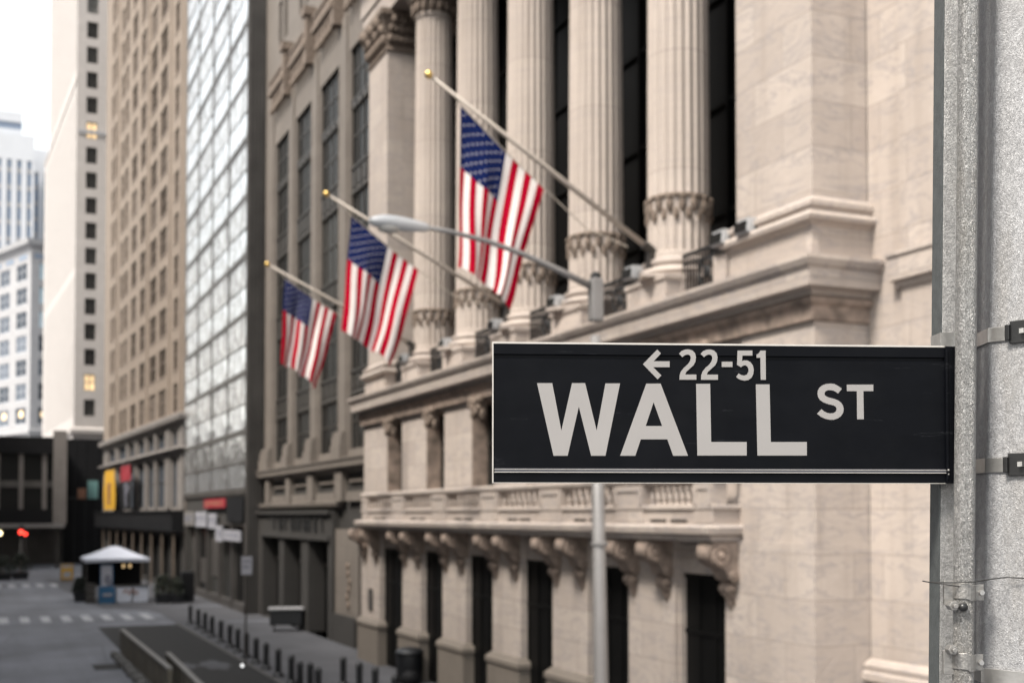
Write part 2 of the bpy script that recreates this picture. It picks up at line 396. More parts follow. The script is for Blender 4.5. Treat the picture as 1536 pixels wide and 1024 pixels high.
# doors and upper windows
d0 = MB()
for y0, y1 in low:
    d = MB(); d.box(13.47,13.5,y0,y1,.1,4.3); d = d.build('doorway', M['curtain_glass'], ex)
    f = MB(); n = 3
    for k in range(n+1):
        yy = y0+.05+(y1-y0-.1)*k/n; f.box(13.44,13.469,yy-.04,yy+.04,.1,4.3)
    for z in (3.05, 4.2): f.box(13.435,13.468,y0,y1,z,z+.1)
    f.build('frame', M['curtain_glass'], d)
f = MB(); f.box(13.34,13.6,20.21,20.3,0,4.3); f.box(13.34,13.6,22.0,22.09,0,4.3); f.box(13.34,13.6,20.21,22.09,4.302,4.6); f.build('door_surround', M['marble'], ex)
for c in yo:
    d = MB(); d.box(13.9,13.94,c-.86,c+.86,6.25,8.85); d = d.build('window', M['dark_glass'], ex)
    f = MB()
    for yy in (c-.82, c, c+.82): f.box(13.84,13.899,yy-.04,yy+.04,6.25,8.85)
    for z in (6.25, 7.6, 8.77): f.box(13.835,13.898,c-.86,c+.86,z,z+.08)
    f.build('frame', M['frame_dark'], d)
    j = MB(); j.box(13.36,13.895,c+.84,c+.8599,6.26,8.84); j.box(13.36,13.894,c-.838,c+.838,8.80,8.849); j.build('jamb', M['marble_soot_shade'], ex)
    k = MB()      # carved keystone with a scroll and leaves
    k.prism_y([(13.36,8.3),(13.2,8.42),(13.08,8.62),(13.06,8.86),(13.14,8.96),(13.36,8.98)], c-.26, c+.26)
    for a in range(9):
        k.ball((13.1+.03*math.sin(a*2.1), c-.3+.075*a, 8.62+.2*math.sin(a*1.9)), .1, 7, 5)
    for sgn in (-1, 1): k.ball((13.12, c+sgn*.3, 8.86), .14, 9, 6); k.ball((13.2, c+sgn*.34, 8.45), .1, 7, 5, (1,.8,1.7))
    k.build('keystone', M['marble_dirty'], ex, smooth=True)
# balcony
XB = 12.65; BY0, BY1 = 19.62, 43.6
b = MB()
b.sweep([(-.35,4.98),(.02,5.0),(.04,5.1),(.14,5.14),(.16,5.26),(.1,5.3),(0,5.32)], rect_path(XB,BY0+.14,BY1,13.34)); b.box(XB,13.34,BY0+.14,BY1,5.0,5.32)
b.sweep([(.0,5.32),(.0,5.6),(.05,5.62),(.05,5.68),(0,5.7)], rect_path(XB+.1,BY0+.2,BY1-.1,13.34)); b.box(XB+.104,XB+.34,BY0+.21,BY1-.11,5.325,5.69)
b.sweep([(-.02,6.12),(.03,6.14),(.06,6.2),(.06,6.26),(.02,6.3),(-.02,6.3)], rect_path(XB+.1,BY0+.2,BY1-.1,13.34)); b.box(XB+.11,XB+.38,BY0+.2,BY1-.1,6.12,6.298)
bal = b.build('balcony', M['marble'], ex)
ped = []
edges = [19.82]+[y for c in YC for y in (c-.62, c+.62)]+[43.5]
bm = MB(); prf = [(.065,0),(.065,.05),(.035,.07),(.068,.15),(.056,.25),(.028,.34),(.04,.38),(.065,.4),(.065,.43)]
bm.lathe(0,0,prf,10); bl0 = None
sl = MB()
for c in YC+[20.15, 43.1]:
    h = .6 if c in YC else .32
    p = MB(); p.box(XB+.06,XB+.4,c-h,c+h,5.68,6.12)
    p.box(XB+.03,XB+.0598,c-h+.02,c-h+.12,5.7,6.1); p.box(XB+.03,XB+.0598,c+h-.12,c+h-.02,5.7,6.1); p.box(XB+.03,XB+.0599,c-h+.12,c+h-.12,6.0,6.1)
    p.box(XB+.07,XB+.0995,c-h-.02,c+h+.02,5.34,5.6)
    p.build('pedestal', M['marble'], bal)
spans = [(20.5,22.5)]+[(YC[i]+.62, YC[i+1]-.62) for i in range(4)]+[(39.85,42.75)]
for a, c in spans:
    n = 8
    for k in range(n):
        yy = a+.16+(c-a-.32)*k/(n-1)
        if bl0 is None: bl0 = bm.build('baluster', M['marble'], bal, local=True, smooth=True); q = bl0
        else: q = put(bl0, bal)
        q.location = (XB+.23-13.25, yy-17.4, 5.69)
    for k in range(2):       # drain slots at the foot
        z = MB(); y0 = (a+c)/2+(-.72 if k else .08); z.box(XB+.085,XB+.0985,y0,y0+.64,5.36,5.41); z.build('slot', M['frame_dark'], bal)
# scroll brackets
def console():
    m = MB(); w2 = .24
    Z = lambda z: 4.98-(4.98-z)*.72
    pr = [(x, Z(z)) for x, z in [(.62,4.98),(-.02,4.98),(-.1,4.84),(-.12,4.66),(-.06,4.46),(.08,4.34),(.2,4.28),(.27,4.16),(.3,4.02),(.42,3.9),(.62,3.9)]]
    m.prism_y(pr, -w2, w2)
    pr2 = [(x, Z(z)) for x, z in [(.62,3.9),(.42,3.9),(.34,3.82),(.32,3.7),(.38,3.58),(.46,3.5),(.52,3.3),(.57,3.06),(.62,3.0)]]
    m.prism_y(pr2, -w2*.62, w2*.62)
    def disc(x, z, r, h):
        for sg in (-1, 1):
            m.rings([[(x+rr*math.cos(a*math.pi/8), sg*h*1.0+sg*e, z+rr*math.sin(a*math.pi/8)) for a in range(16)] for rr, e in ((r,0),(r,.05),(r*.72,.055),(r*.66,.02),(r*.4,.025),(r*.34,.08),(r*.05,.09))])
    disc(.12,Z(4.64),.19,w2); disc(.42,Z(4.08),.1,w2); disc(.45,Z(3.72),.085,w2*.62)
    m.rings([[(.14-.27*math.cos(a), y, Z(4.64)+.2*math.sin(a)) for y in (-.2,.2)]+[(.14-.29*math.cos(a), 0.0, Z(4.64)+.22*math.sin(a))] for a in [R(v) for v in range(-80,81,16)]])
    for k in range(5): m.ball((.42+.035*k, 0, Z(3.58-.12*k)), .075-.01*k, 8, 6, (.9,1.3,.9))
    m.ball((.56,0,Z(2.98)), .04, 8, 6, (1,1,1.3))
    return m
c0 = None
for y in [19.98]+[c+s*.72 for c in YC for s in (-1, 1)]+[43.2, 44.7]:
    if c0 is None: c0 = console().build('bracket', M['marble_soot_shade'], ex, local=True, smooth=True); q = c0
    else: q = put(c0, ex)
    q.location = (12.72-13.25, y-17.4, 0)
# cornice and frieze, wrapping the corner
g = MB(); g.sweep([(.0,8.9),(.05,8.92),(.06,9.15),(.14,9.22),(.16,9.3),(.0,9.3)], rect_path(XF,17.4,45.3,14.5)); g.build('frieze', M['marble_soot_shade'], ex)
g = MB(); g.sweep([(0,9.3),(.1,9.34),(.14,9.43),(.34,9.46),(.36,9.76),(.42,9.8),(.47,9.9),(.47,9.97),(0,10.04)], rect_path(XF,17.4,45.3,14.55)); g.box(XF,15.9,17.4,45.3,9.6,10.02); g.build('cornice', M['marble'], ex)
# pedestals, railing, columns
def base_prof(): return [(.16,10.62),(.24,10.64),(.26,10.71),(.22,10.78),(.13,10.80),(.12,10.86),(.17,10.9),(.17,10.98),(.09,11.0),(.06,11.06),(0,11.1)]
colm = MB()
rz = [(.70,11.08,0),(.70,11.2,0),(.69,11.22,.045),(.69,11.95,.045),(.685,14,.05),(.67,17,.05),(.645,20,.05),(.62,22.4,.05),(.62,22.5,0),(.66,22.52,0),(.66,22.6,0)]
colm.lathe(0,0,rz,96,.05,24)
cbase = MB()
cbase.box(-.9,.9,-.9,.9,10.6,10.68)
cbase.lathe(0,0,[(.6,10.68),(.86,10.7),(.90,10.76),(.86,10.84),(.77,10.86),(.75,10.92),(.80,10.95),(.80,11.02),(.74,11.05),(.70,11.08)],40)
ring = MB()
for i in range(16):
    a = 2*math.pi*i/16
    ring.ball((.68*math.cos(a), .68*math.sin(a), 12.22+.03*math.sin(i*2.3)), .105, 7, 6, (.8,.8,1.7)); ring.ball((.71*math.cos(a), .71*math.sin(a), 12.38), .07, 6, 5)
    a += math.pi/16
    ring.ball((.69*math.cos(a), .69*math.sin(a), 12.02), .085, 6, 5, (.8,.8,1.7))
ring.lathe(0,0,[(.68,12.38),(.72,12.4),(.72,12.45),(.68,12.47)],32)
capm = MB()
capm.lathe(0,0,[(.62,22.5),(.64,22.8),(.72,23.2),(.9,23.6)],32); capm.box(-1,1,-1,1,23.62,23.85)
for L_, (r_, z_) in enumerate(((.72,22.8),(.8,23.15),(.98,23.45))):
    for i in range(16 if L_ < 2 else 8):
        a = 2*math.pi*(i+.5*L_)/(16 if L_ < 2 else 8); capm.ball((r_*math.cos(a), r_*math.sin(a), z_), .13 if L_ < 2 else .2, 7, 6, (.8,.8,1.5 if L_ < 2 else 1))
cs = None
for c in YC:
    p = MB(); p.box(13.12,15.2,c-.92,c+.78,9.99,10.56); p.box(13.08,15.2,c-.96,c+.82,10.5,10.6); p.box(13.5,15.1,c-.95,c-.925,10,10.5)
    p.build('pedestal', M['marble'], ex)
    if cs is None:
        cs = colm.build('column', M['marble_smooth'], ex, local=True, smooth=True)
        cbase.build('base', M['marble'], cs, local=True, smooth=True); ring.build('leaf_ring', M['marble_dirty'], cs, local=True, smooth=True); capm.build('capital', M['marble_dirty'], cs, local=True, smooth=True); q = cs
    else: q = put(cs, ex)
    q.location = (14.0-13.25, c-17.4, 0); q.rotation_euler = (0,0,c)
def pilaster(y0, y1, p0, p1):
    o = MB(); o.box(XF,14.45,y0,y1,11.08,22.6); o = o.build('pilaster', M['marble'], ex)
    q = MB(); q.sweep([(.10,9.98),(.10,10.56),(.16,10.6),(.16,10.62)]+base_prof(), rect_path(XF,y0,y1,14.5)); q.build('base', M['marble'], o)
    k = MB(); k.sweep([(0,22.4),(.06,22.42),(.06,22.5),(.02,22.55),(.05,22.9),(.16,23.3),(.3,23.6),(.34,23.65),(.34,23.85)], rect_path(XF,y0,y1,14.5))
    for zz, oo, n in ((22.85,.1,6),(23.2,.17,6),(23.5,.28,3)):
        for i in range(n):
            yy = y0+(y1-y0)*(i+.5)/n; k.ball((XF-oo, yy, zz), .2 if n == 6 else .26, 8, 6, (.7,.8,1)); k.ball((XF+(14.4-XF)*(i+.5)/n, y0-oo, zz), .17, 8, 6, (.8,.7,1))
    k.build('capital', M['marble_dirty'], o, smooth=True)
    return o
pilaster(17.4, 19.75, 0, 0); pilaster(42.15, 44.45, 0, 0)
p = MB(); p.box(13.1,14.5,19.9,20.35,9.99,10.58); p.build('pedestal', M['marble'], ex)
cw = MB(); cw.box(16.0,16.05,19.6,45.2,9.9,24); cw = cw.build('glass_wall', M['curtain_glass'], ex)
f = MB()
for k in range(19): f.box(15.86,15.998,19.8+k*1.4,19.87+k*1.4,9.9,24)
for z in (12.6,15.2,17.8,20.4): f.box(15.9,15.997,19.6,45.2,z,z+.12)
f.build('mullion_grid', M['curtain_glass'], cw)
ent = MB(); ent.sweep([(.0,23.85),(.03,24.6),(.1,24.65),(.1,25.6),(.5,25.9),(.8,26.2),(.8,26.5),(0,26.7)], rect_path(XF,17.4,45.2,16)); ent.box(XF,16,17.4,45.2,23.86,26.6); ent.build('entablature', M['marble'], ex)
b = MB(); b.box(15.6,16,19.6,45,23.4,23.85); b.box(16.06,40,10,45.2,0,27); b.build('rear_block', M['marble'], ex)
gaps = [(20.36,22.2)]+[(YC[i]+.8, YC[i+1]-.98) for i in range(4)]+[(40.02,42.1)]
for a, c in gaps:
    r = MB(); X = 13.55
    r.box(X-.03,X+.03,a,c,10.96,11.02); r.box(X-.02,X+.02,a,c,10.12,10.17); r.box(X-.02,X+.02,a,c,10.78,10.82)
    n = int((c-a)/.11)
    for k in range(n+1):
        yy = a+(c-a)*k/n; r.box(X-.012,X+.012,yy-.014,yy+.014,10.04,10.96)
    m_ = (a+c)/2
    for k in range(12):
        t0, t1 = k*math.pi/6, (k+1)*math.pi/6
        r.tube([(X,m_+.34*math.cos(t0),10.5+.28*math.sin(t0)),(X,m_+.34*math.cos(t1),10.5+.28*math.sin(t1))], .03, 5)
    for sg in (-1, 1): r.tube([(X,m_-.34*sg,10.22),(X,m_+.34*sg,10.78)], .028, 5)
    r.ball((X,m_,10.5), .14, 8, 6, (.4,1,1))
    r.build('railing', M['iron'], ex)
# wing wall beyond the corner
ww = MB(); ww.box(14.45,15.9,2,17.38,0,27); ww.build('wing_wall', M['marble'], ex)
ww = MB(); ww.box(14.38,14.45,2,16.45,0,9.4); ww.box(14.36,14.45,2,16.45,10.02,27); ww.build('wing_panel', M['marble'], ex)
ww = MB(); ww.sweep([(0,9.4),(.04,9.4),(.06,9.5),(.14,9.52),(.14,9.9),(.18,9.94),(.18,10),(0,10.02)], rect_path(14.38,2,16.5,14.45)); ww.build('band_course', M['marble'], ex)
ww = MB(); ww.sweep([(0,2.5),(.03,2.55),(.12,2.6),(.12,2.72),(.08,2.76),(.1,2.86),(.04,2.95),(0,2.98)], rect_path(14.38,2,17.3,14.45)); ww.build('plinth_moulding', M['marble'], ex)
p = MB(); p.box(13.2,13.248,43.75,44.25,1.95,2.75); p.build('plaque', M['steel_dark'], ex)

# floodlights
def floodlight():
    t = thing('floodlight', 'floodlight', 'floodlight', (0,0,0), 0, 'floodlights on the ledge under the columns')
    m = MB(); m.prism_y([(-.22,.14),(-.26,.2),(-.22,.46),(.2,.5),(.26,.44),(.24,.16)], -.3, .3); m.build('housing', M['lamp_shell'], t, local=True, bevel=.02)
    for k in range(5): pass
    m = MB()
    for k in range(6): m.box(-.2,.22,-.25+k*.1-.012,-.25+k*.1+.012,.5,.55)
    m.build('cooling_fins', M['lamp_shell'], t, local=True)
    m = MB(); m.box(-.30,-.235,-.26,.26,.2,.44); m.build('lens', M['dark_glass'], t, local=True)
    m = MB(); m.box(-.03,.03,-.36,-.315,0,.32); m.box(-.03,.03,.315,.36,0,.32); m.box(-.05,.05,-.36,.36,-.02,.02); m.build('bracket', M['frame_dark'], t, local=True)
    return t
fl = floodlight(); fl.scale = (.72,.72,.72); fl.location = (13.18, YC[0]+.55, 10.62)
fl['label'] = 'floodlight at the foot of the nearest fluted column, left of the flagpole socket'
names = ['second column, just left of the street lamp', 'third fluted column, left of the lamp', 'fourth fluted column, near the middle flag', 'farthest fluted column, beside the far pilaster']
for i in range(1, 5): copy_thing(fl, (13.18, YC[i]+.55, 10.62), 'floodlight at the foot of the '+names[i-1])
copy_thing(fl, (13.12, 19.15, 10.66), 'floodlight on the big corner pilaster base, the right one of its pair')
copy_thing(fl, (13.12, 20.0, 10.62), 'floodlight on the big corner pilaster base, the left one of its pair')

# ------------------------------------------------------------------ grey stone building next door
XG = 14.2
gb = thing('stone_office_building', 'warm grey stone office building with tall dark window bays and a dark stone portal', 'building', (XG,46,0))
bays = [(47.3,50.5),(52.3,55.6),(57.3,60.5),(62.0,65.2)]
w = MB(); wall_holes(w, 45.5, 67.85, 7.9, 46, [(a,b,8.3,25.5) for a, b in bays]+[(a+.5+k*1.3,a+1.3+k*1.3,z,z+2.4) for a, b in bays for k in range(2) for z in (30.6,34.4,38.2)], .2, XG)
w.box(15.3,40,45.5,67.8,0,46)
w.build('wall', M['limestone'], gb)
sp0 = None
for bi, (a, b) in enumerate(bays):
    for k, (z0, z1) in enumerate(((8.3,10.6),(11.7,14.9),(16.1,19.2),(20.4,22.9),(23.3,25.5))):
        d = MB(); d.box(14.38,14.42,a,b,z0,z1); d = d.build('window', M['dark_glass'], gb)
        f = MB()
        for yy in (a, a+(b-a)*.25, a+(b-a)*.5, a+(b-a)*.75, b): f.box(14.33,14.379,yy-.06,yy+.06,z0,z1)
        f.box(14.34,14.378,a,b,(z0+z1)/2,(z0+z1)/2+.1); f.build('frame', M['frame_dark'], d)
    for z0, z1 in ((10.6,11.7),(14.9,16.1),(19.2,20.4),(22.9,23.3)):
        f = MB(); f.box(14.30,14.42,a,b,z0,z1); f.box(14.24,14.30,a,b,z1-.14,z1-.02); f.box(14.26,14.30,a,b,z0+.02,z0+.15)
        for k in range(4):
            y0 = a+(b-a)*(k+.5)/4; f.box(14.25,14.30,y0-.25,y0+.25,z0+.25,z1-.25); f.ball((14.29,y0,z0+.02), .13, 7, 5, (.7,1,1.4))
        f.build('spandrel', M['frame_dark'], gb)
for a, b in [(50.6,52.2),(55.7,57.2),(60.6,61.9),(65.3,67.5)]:      # shallow piers between the bays
    p = MB(); p.box(14.11,14.2,a+.2,b-.2,8.3,27.2); p.build('pier', M['limestone'], gb)
    p = MB(); p.box(13.8,14.2,a+.02,b-.02,7.92,8.5); p.box(13.86,14.2,a+.1,b-.1,8.5,8.9); p.box(13.92,14.2,a+.12,b-.12,8.9,9.1); p.build('pier_base', M['limestone'], gb)
o = MB()
for a, b in bays:
    o.box(13.8,14.2,a-.2,b+.3,28.1,28.35); o.box(13.9,14.2,a-.1,b+.2,28.35,28.8); o.box(13.84,14.2,a-.15,b+.25,28.8,28.95)
    for k in range(6):
        yy = a+.1+k*.56; o.box(13.9,14.2,yy-.13,yy+.13,27.3,28.1); o.ball((13.92,yy,27.2), .13, 7, 6, (1,1,1.6))
    o.box(13.72,14.2,a-.75,a-.25,27.0,29.3); o.box(13.62,14.2,a-.85,a-.15,29.3,29.7); o.ball((13.72,a-.5,28.0), .2, 8, 6, (.7,1,1.6))
o.build('ornament_band', M['marble_dirty'], gb)
g = MB(); g.sweep([(0,7.3),(.1,7.4),(.14,7.5),(.42,7.56),(.44,7.76),(.5,7.86),(.5,7.92),(0,7.96)], rect_path(XG,45.4,67.85,15)); g.build('cornice', M['limestone'], gb)
w = MB(); w.box(14.25,15.3,45.5,67.85,4.4,7.4)
w.build('parapet_wall', M['limestone_dark'], gb)
for a, b in [(50.6,52.2),(55.7,57.2),(60.4,61.7),(65.3,66.6)]:
    p = MB(); p.box(13.95,14.25,a+.25,b-.25,6.1,7.4); p.build('pedestal', M['limestone'], gb)
for a, b in bays:
    p = MB(); p.box(14.05,14.25,a+.1,b-.1,6.1,6.5); p.box(14.12,14.249,a+.3,b-.3,6.9,7.0); p.build('sill_panel', M['limestone'], gb)
g = MB(); g.sweep([(0,5.75),(.1,5.8),(.3,5.9),(.34,6.05),(0,6.12)], rect_path(XG,51.7,67.85,15)); g.build('string_course', M['limestone'], gb)
# dark portal
p = MB(); holes = [(52.8,56.4,.02,4.35),(57.8,61.5,.02,4.35),(62.6,66.7,.02,4.35)]
wall_holes(p, 52.1, 67.85, 0, 5.7, holes, .9, 13.9); p.box(13.9,14.6,52.08,52.1,0,5.7); p.build('portal', M['limestone_dark'], gb)
p = MB(); p.box(13.72,13.9,52.2,67.8,5.55,5.72); p.box(13.78,13.9,52.4,66.9,4.36,4.56); p.build('portal_moulding', M['limestone_dark'], gb)
for a, b, z0, z1 in holes:
    d = MB(); d.box(14.7,14.75,a,b,z0,z1); d = d.build('doorway', M['curtain_glass'], gb)
    f = MB(); f.box(14.62,14.699,(a+b)/2-.05,(a+b)/2+.05,z0,z1); f.box(14.62,14.698,a,b,3.1,3.25); f.build('frame', M['frame_dark'], d)
l = MB(); random.seed(4); yy = 53.6
while yy < 63.6:                                    # blocky bronze letters, too blurred in the photo to read
    wd = random.choice((.42,.5,.6)); k = random.randrange(4)
    l.box(13.84,13.9,yy,yy+.14,4.72,5.42); l.box(13.842,13.9,yy+.14,yy+wd,5.28,5.42) if k != 1 else None
    l.box(13.842,13.9,yy+wd-.13,yy+wd,4.72,5.28) if k != 2 else None
    l.box(13.843,13.9,yy+.14,yy+wd-.13,5.0,5.12) if k != 3 else l.box(13.843,13.9,yy+.14,yy+wd,4.72,4.85)
    yy += wd+.16+(.5 if random.random() < .16 else 0)
l.build('lettering', M['lettering_dark'], gb)
p = MB(); wall_holes(p, 45.5, 52.1, 0, 4.9, [(46.0,47.5,.02,3.9),(47.9,48.5,.9,4.2)], .8, 14.05); p.build('side_bay', M['limestone'], gb)
p = MB(); p.box(13.9,14.05,48.6,52.0,0,1.25); p.build('plinth', M['limestone_dark'], gb)
p = MB(); p.box(14.84,14.86,46.0,47.5,.02,3.9); p.box(14.84,14.86,47.9,48.5,.9,4.2); p.build('side_door', M['curtain_glass'], gb)
p = MB()
for k in range(6): p.ball((14.03,49.9+.16*math.sin(k*1.7),1.7+k*.33), .17, 7, 6, (.5,1,1.1))
p.build('carved_relief', M['marble_dirty'], gb)

# ------------------------------------------------------------------ glass tower
gt = thing('glass_office_tower', 'glass curtain wall office tower mirroring the white sky', 'building', (13.2,67.9,0))
Y0, PW, NB = 67.9, 5.72, 4
Z0, FH = 6.9, 3.3
w = MB(); w.box(13.46,40,67.92,90.8,6.9,64); w.build('wall', M['steel_dark'], gt)
f = MB()
for k in range(NB+1): f.box(13.16,13.46,Y0+k*PW-.07,Y0+k*PW+.07,6.9,64)
for i in range(18):
    z = Z0+i*FH; f.box(13.175,13.46,Y0,Y0+NB*PW,z-.2,z+.13)
    f.box(13.19,13.46,Y0,Y0+NB*PW,z+1.48,z+1.56)
f.build('mullion_grid', M['steel_dark'], gt)
up_m = MB(); up_m.cur = 0; up_m.face([(0,-2.75,1.56),(0,-2.75,3.12),(0,2.75,3.12),(0,2.75,1.56)]); 
lo_m = MB(); lo_m.face([(0,-2.75,.14),(0,-2.75,1.49),(0,2.75,1.49),(0,2.75,.14)])
u0 = l0 = None
for i in range(17):
    for k in range(NB):
        if u0 is None:
            u0 = up_m.build('window', M['pane_blind'], gt, local=True); l0 = lo_m.build('spandrel_panel', M['pane_spandrel'], gt, local=True); a, b = u0, l0
            if True: pass
        else: a, b = put(u0, gt), put(l0, gt)
        for q in (a, b):
            q.location = (.02, (k+.5)*PW, Z0+i*FH); q.rotation_euler = (0, random.gauss(0,.005), random.gauss(0,.004))
w = MB(); w.box(13.2,14.18,67.80,67.92,0,64)
for k in range(5): w.box(13.24+k*.2,13.3+k*.2,67.66,67.80,0,64)
w.build('side_wall', M['steel_dark'], gt)
w = MB(); w.box(13.3,15,67.92,90.8,4.95,6.85); w.build('fascia', M['limestone_dark'], gt)
w = MB(); w.box(13.22,13.3,67.95,90.8,6.6,6.74); w.box(13.2,13.3,67.95,90.8,4.9,5.0); w.build('fascia_trim', M['steel_dark'], gt)
w = MB()
for y in (67.98,72.0,76.4,80.8,85.4,90.3): w.box(13.2,13.6,y,y+.3,0,4.9)
w.box(13.2,13.6,67.95,90.6,0,.5); w.build('storefront_frame', M['steel_dark'], gt)
for k, (a, b) in enumerate(((68.3,72),(72.3,76.4),(76.7,80.8),(81.1,85.4),(85.7,90.3))):
    w = MB(); w.box(13.5,13.54,a,b,.5,4.9); w.build('shop_window', M['dark_glass'], gt)
w = MB(); w.box(13.42,13.49,77,80,1.6,4.0); w.box(13.43,13.49,81.4,84.6,1.0,2.6); w.box(13.43,13.49,86,88,.9,3.9); w.build('window_display', M['steel_dark'], gt)

def sign_plate(label, y0, y1, z0, z1, mat, marks, x=13.16, name='shop_sign', grp=None):
    t = thing(name, label, 'sign', (x, (y0+y1)/2, z0), 0, grp)
    m = MB(); m.box(x-.04,x+.05,y0,y1,z0,z1); m.build('panel', mat, t)
    if marks:
        m = MB(); random.seed(int(y0*10)); y = y0+.25*(y1-y0)*.4
        while y < y1-.3:
            wd = random.uniform(.18,.5); h = (z1-z0)
            m.box(x-.045,x-.0401,y,y+.1,z0+.28*h,z0+.72*h); m.box(x-.0452,x-.0402,y+.1,y+wd,z0+random.choice((.3,.47,.62))*h,z0+random.choice((.7,.74))*h); y += wd+.16
        m.build('lettering', marks, t)
    return t
sign_plate('dark red fascia sign over the shopfront of the glass tower', 73.7, 81.2, 5.95, 6.5, M['red_sign'], M['rust'], 13.1)
sign_plate('black fascia panel to the right of the red shop sign', 68.2, 73.2, 5.1, 6.55, M['black_board'], None, 13.14)
sign_plate('white lettered panel below the red shop sign, the widest of the upper row', 80.2, 84.4, 4.72, 5.7, M['white_sign'], M['grey_mark'], 13.06)
sign_plate('small white panel below the red shop sign, right end of the upper row', 76.6, 79.2, 4.66, 5.6, M['white_sign'], M['grey_mark'], 13.06)
sign_plate('dull grey lettered panel below the red shop sign, left end of the upper row', 85.2, 89.6, 4.76, 5.76, M['grey_paint'], M['grey_mark'], 13.06)
sign_plate('narrow white hanging sign low on the shopfront, beside the wide white one', 73.9, 76.0, 3.9, 4.85, M['white_sign'], M['grey_mark'], 12.98)
sign_plate('wide white shop sign low on the shopfront, next to the grey stone portal', 68.2, 73.4, 4.02, 4.62, M['white_sign'], M['grey_mark'], 12.98)

# ------------------------------------------------------------------ tan brick tower, slightly turned with the bend of the street
BA = R(2.82)
bt = thing('tan_brick_tower', 'tall tan brick office tower with rows of brown windows and a grey stone base', 'building', (13.2,91.2,0), BA)
cols = [(2.5,4.3),(7.35,10.5),(11.8,14.95),(16.65,20.0),(21.9,24.9),(26.9,28.8),(29.5,31.4),(34.1,35.7),(36.2,37.8)]
rows = [13.25+3.24*k for k in range(19)]
holes = [(a,b,z,z+2.2) for z in rows for a, b in cols]
mez = [(2.5,4.3),(7.2,10.6),(11.8,15),(16.6,20),(21.8,25),(26.8,31.4),(34,37.8)]
w = MB(); wall_holes(w, -.6, 41.9, 12.95, 78, holes, .14, 0); w.box(.46,30,-.6,41.9,0,78); w.face([(0,-.6,0),(.46,-.6,0),(.46,-.6,78),(0,-.6,78)]); w.build('wall', M['brown'], bt, local=True)
w = MB(); wall_holes(w, -.6, 41.9, 4.2, 12.1, [(a,b,10.75,11.95) for a, b in mez]+[(a,b,6.1,9.8) for a, b in mez], .2, 0); w.build('stone_base', M['brown_base'], bt, local=True)
for z0, z1 in ((12.1,12.95),(9.95,10.5)):
    f = MB()
    prof = [(0,z0),(.12,z0+.05),(.18,z0+.3),(.5,z0+.4),(.55,z1-.12),(.5,z1),(0,z1+.02)]
    f.sweep(prof, lambda o: [(.3,41.9+o*.2),(-o,41.9+o*.2),(-o,-.4-o),(.3,-.4-o)]); f.build('cornice', M['brown_base'], bt, local=True)
for a in (-.4, 4.9, 5.9, 10.75, 15.3, 20.6, 25.3, 32.2, 38.6):
    for z0, z1 in ((6.0,9.95),(10.55,12.1)):
        p = MB(); p.box(-.16,0,a,a+.75,z0,z1); p.build('pilaster', M['brown_base'], bt, local=True)
f = MB()
for a in (0.9, 5.7, 15.8, 33.0): f.box(-.10,0,a,a+.8,13.0,78)
f.build('brick_pier', M['brown'], bt, local=True)
protos = {}
def win(parent, wd, ht, glass, frame, sashes=2, x=.30):
    key = (parent.name, round(wd,2), round(ht,2), glass.name)
    if key in protos: return put(protos[key], parent)
    g_ = MB(); g_.face([(0,-wd/2,0),(0,-wd/2,ht),(0,wd/2,ht),(0,wd/2,0)])
    o = g_.build('window', glass, parent, local=True)
    f_ = MB(); t_ = .07
    f_.box(-.05,-.002,-wd/2,wd/2,0,t_); f_.box(-.05,-.002,-wd/2,wd/2,ht-t_,ht); f_.box(-.045,-.002,-wd/2,wd/2,ht*.52,ht*.52+t_*.8)
    for k in range(sashes+1):
        y = -wd/2+wd*k/sashes; f_.box(-.055,-.003,max(-wd/2,y-t_/2),min(wd/2,y+t_/2),0,ht)
    f_.box(-.17,-.1,-wd/2-.06,wd/2+.06,-.12,-.003)
    f_.build('frame', frame, o, local=True); protos[key] = o
    return o
nwin = 0
for z in rows:
    for a, b in cols:
        if nwin >= 126: break
        o = win(bt, b-a, 2.2, M['brown_win'], M['frame_tan'], 2); o.location = (.12, (a+b)/2, z); nwin += 1
        if random.random() < .3: o.data = o.data
rest = MB(); k0 = 0
for z in rows:
    for a, b in cols:
        k0 += 1
        if k0 > 126: rest.face([(.12,a,z),(.12,a,z+2.2),(.12,b,z+2.2),(.12,b,z)])
rest.build('upper_windows', M['brown_win'], bt, local=True, kind='stuff')
for a, b in mez:
    o = win(bt, b-a, 1.2, M['pale_win'], M['frame_dark'], 2); o.location = (.18,(a+b)/2,10.75)
    o = win(bt, b-a, 3.7, M['pale_win'], M['frame_dark'], 3); o.location = (.18,(a+b)/2,6.1)
f = MB(); f.box(-.9,.2,-.5,41.5,4.3,5.75); f.box(-1.0,.2,-.5,41.6,5.7,5.85); f.build('fascia', M['black_board'], bt, local=True)
f = MB(); wall_holes(f, -.6, 41.9, 0, 4.3, [(1+k*4.6,4.6+k*4.6,.3,3.9) for k in range(8)], .7, 0); f.build('storefront', M['limestone_dark'], bt, local=True)
for k in range(8):
    d = MB(); d.box(.45,.458,1+k*4.6,4.6+k*4.6,.3,3.9); d.build('shop_window', M['curtain_glass'], bt, local=True)
for k in range(9):
    d = MB(); d.box(-.7,-.58,.2+k*4.6,.32+k*4.6,0,4.3); d.build('awning_post', M['frame_tan'], bt, local=True)

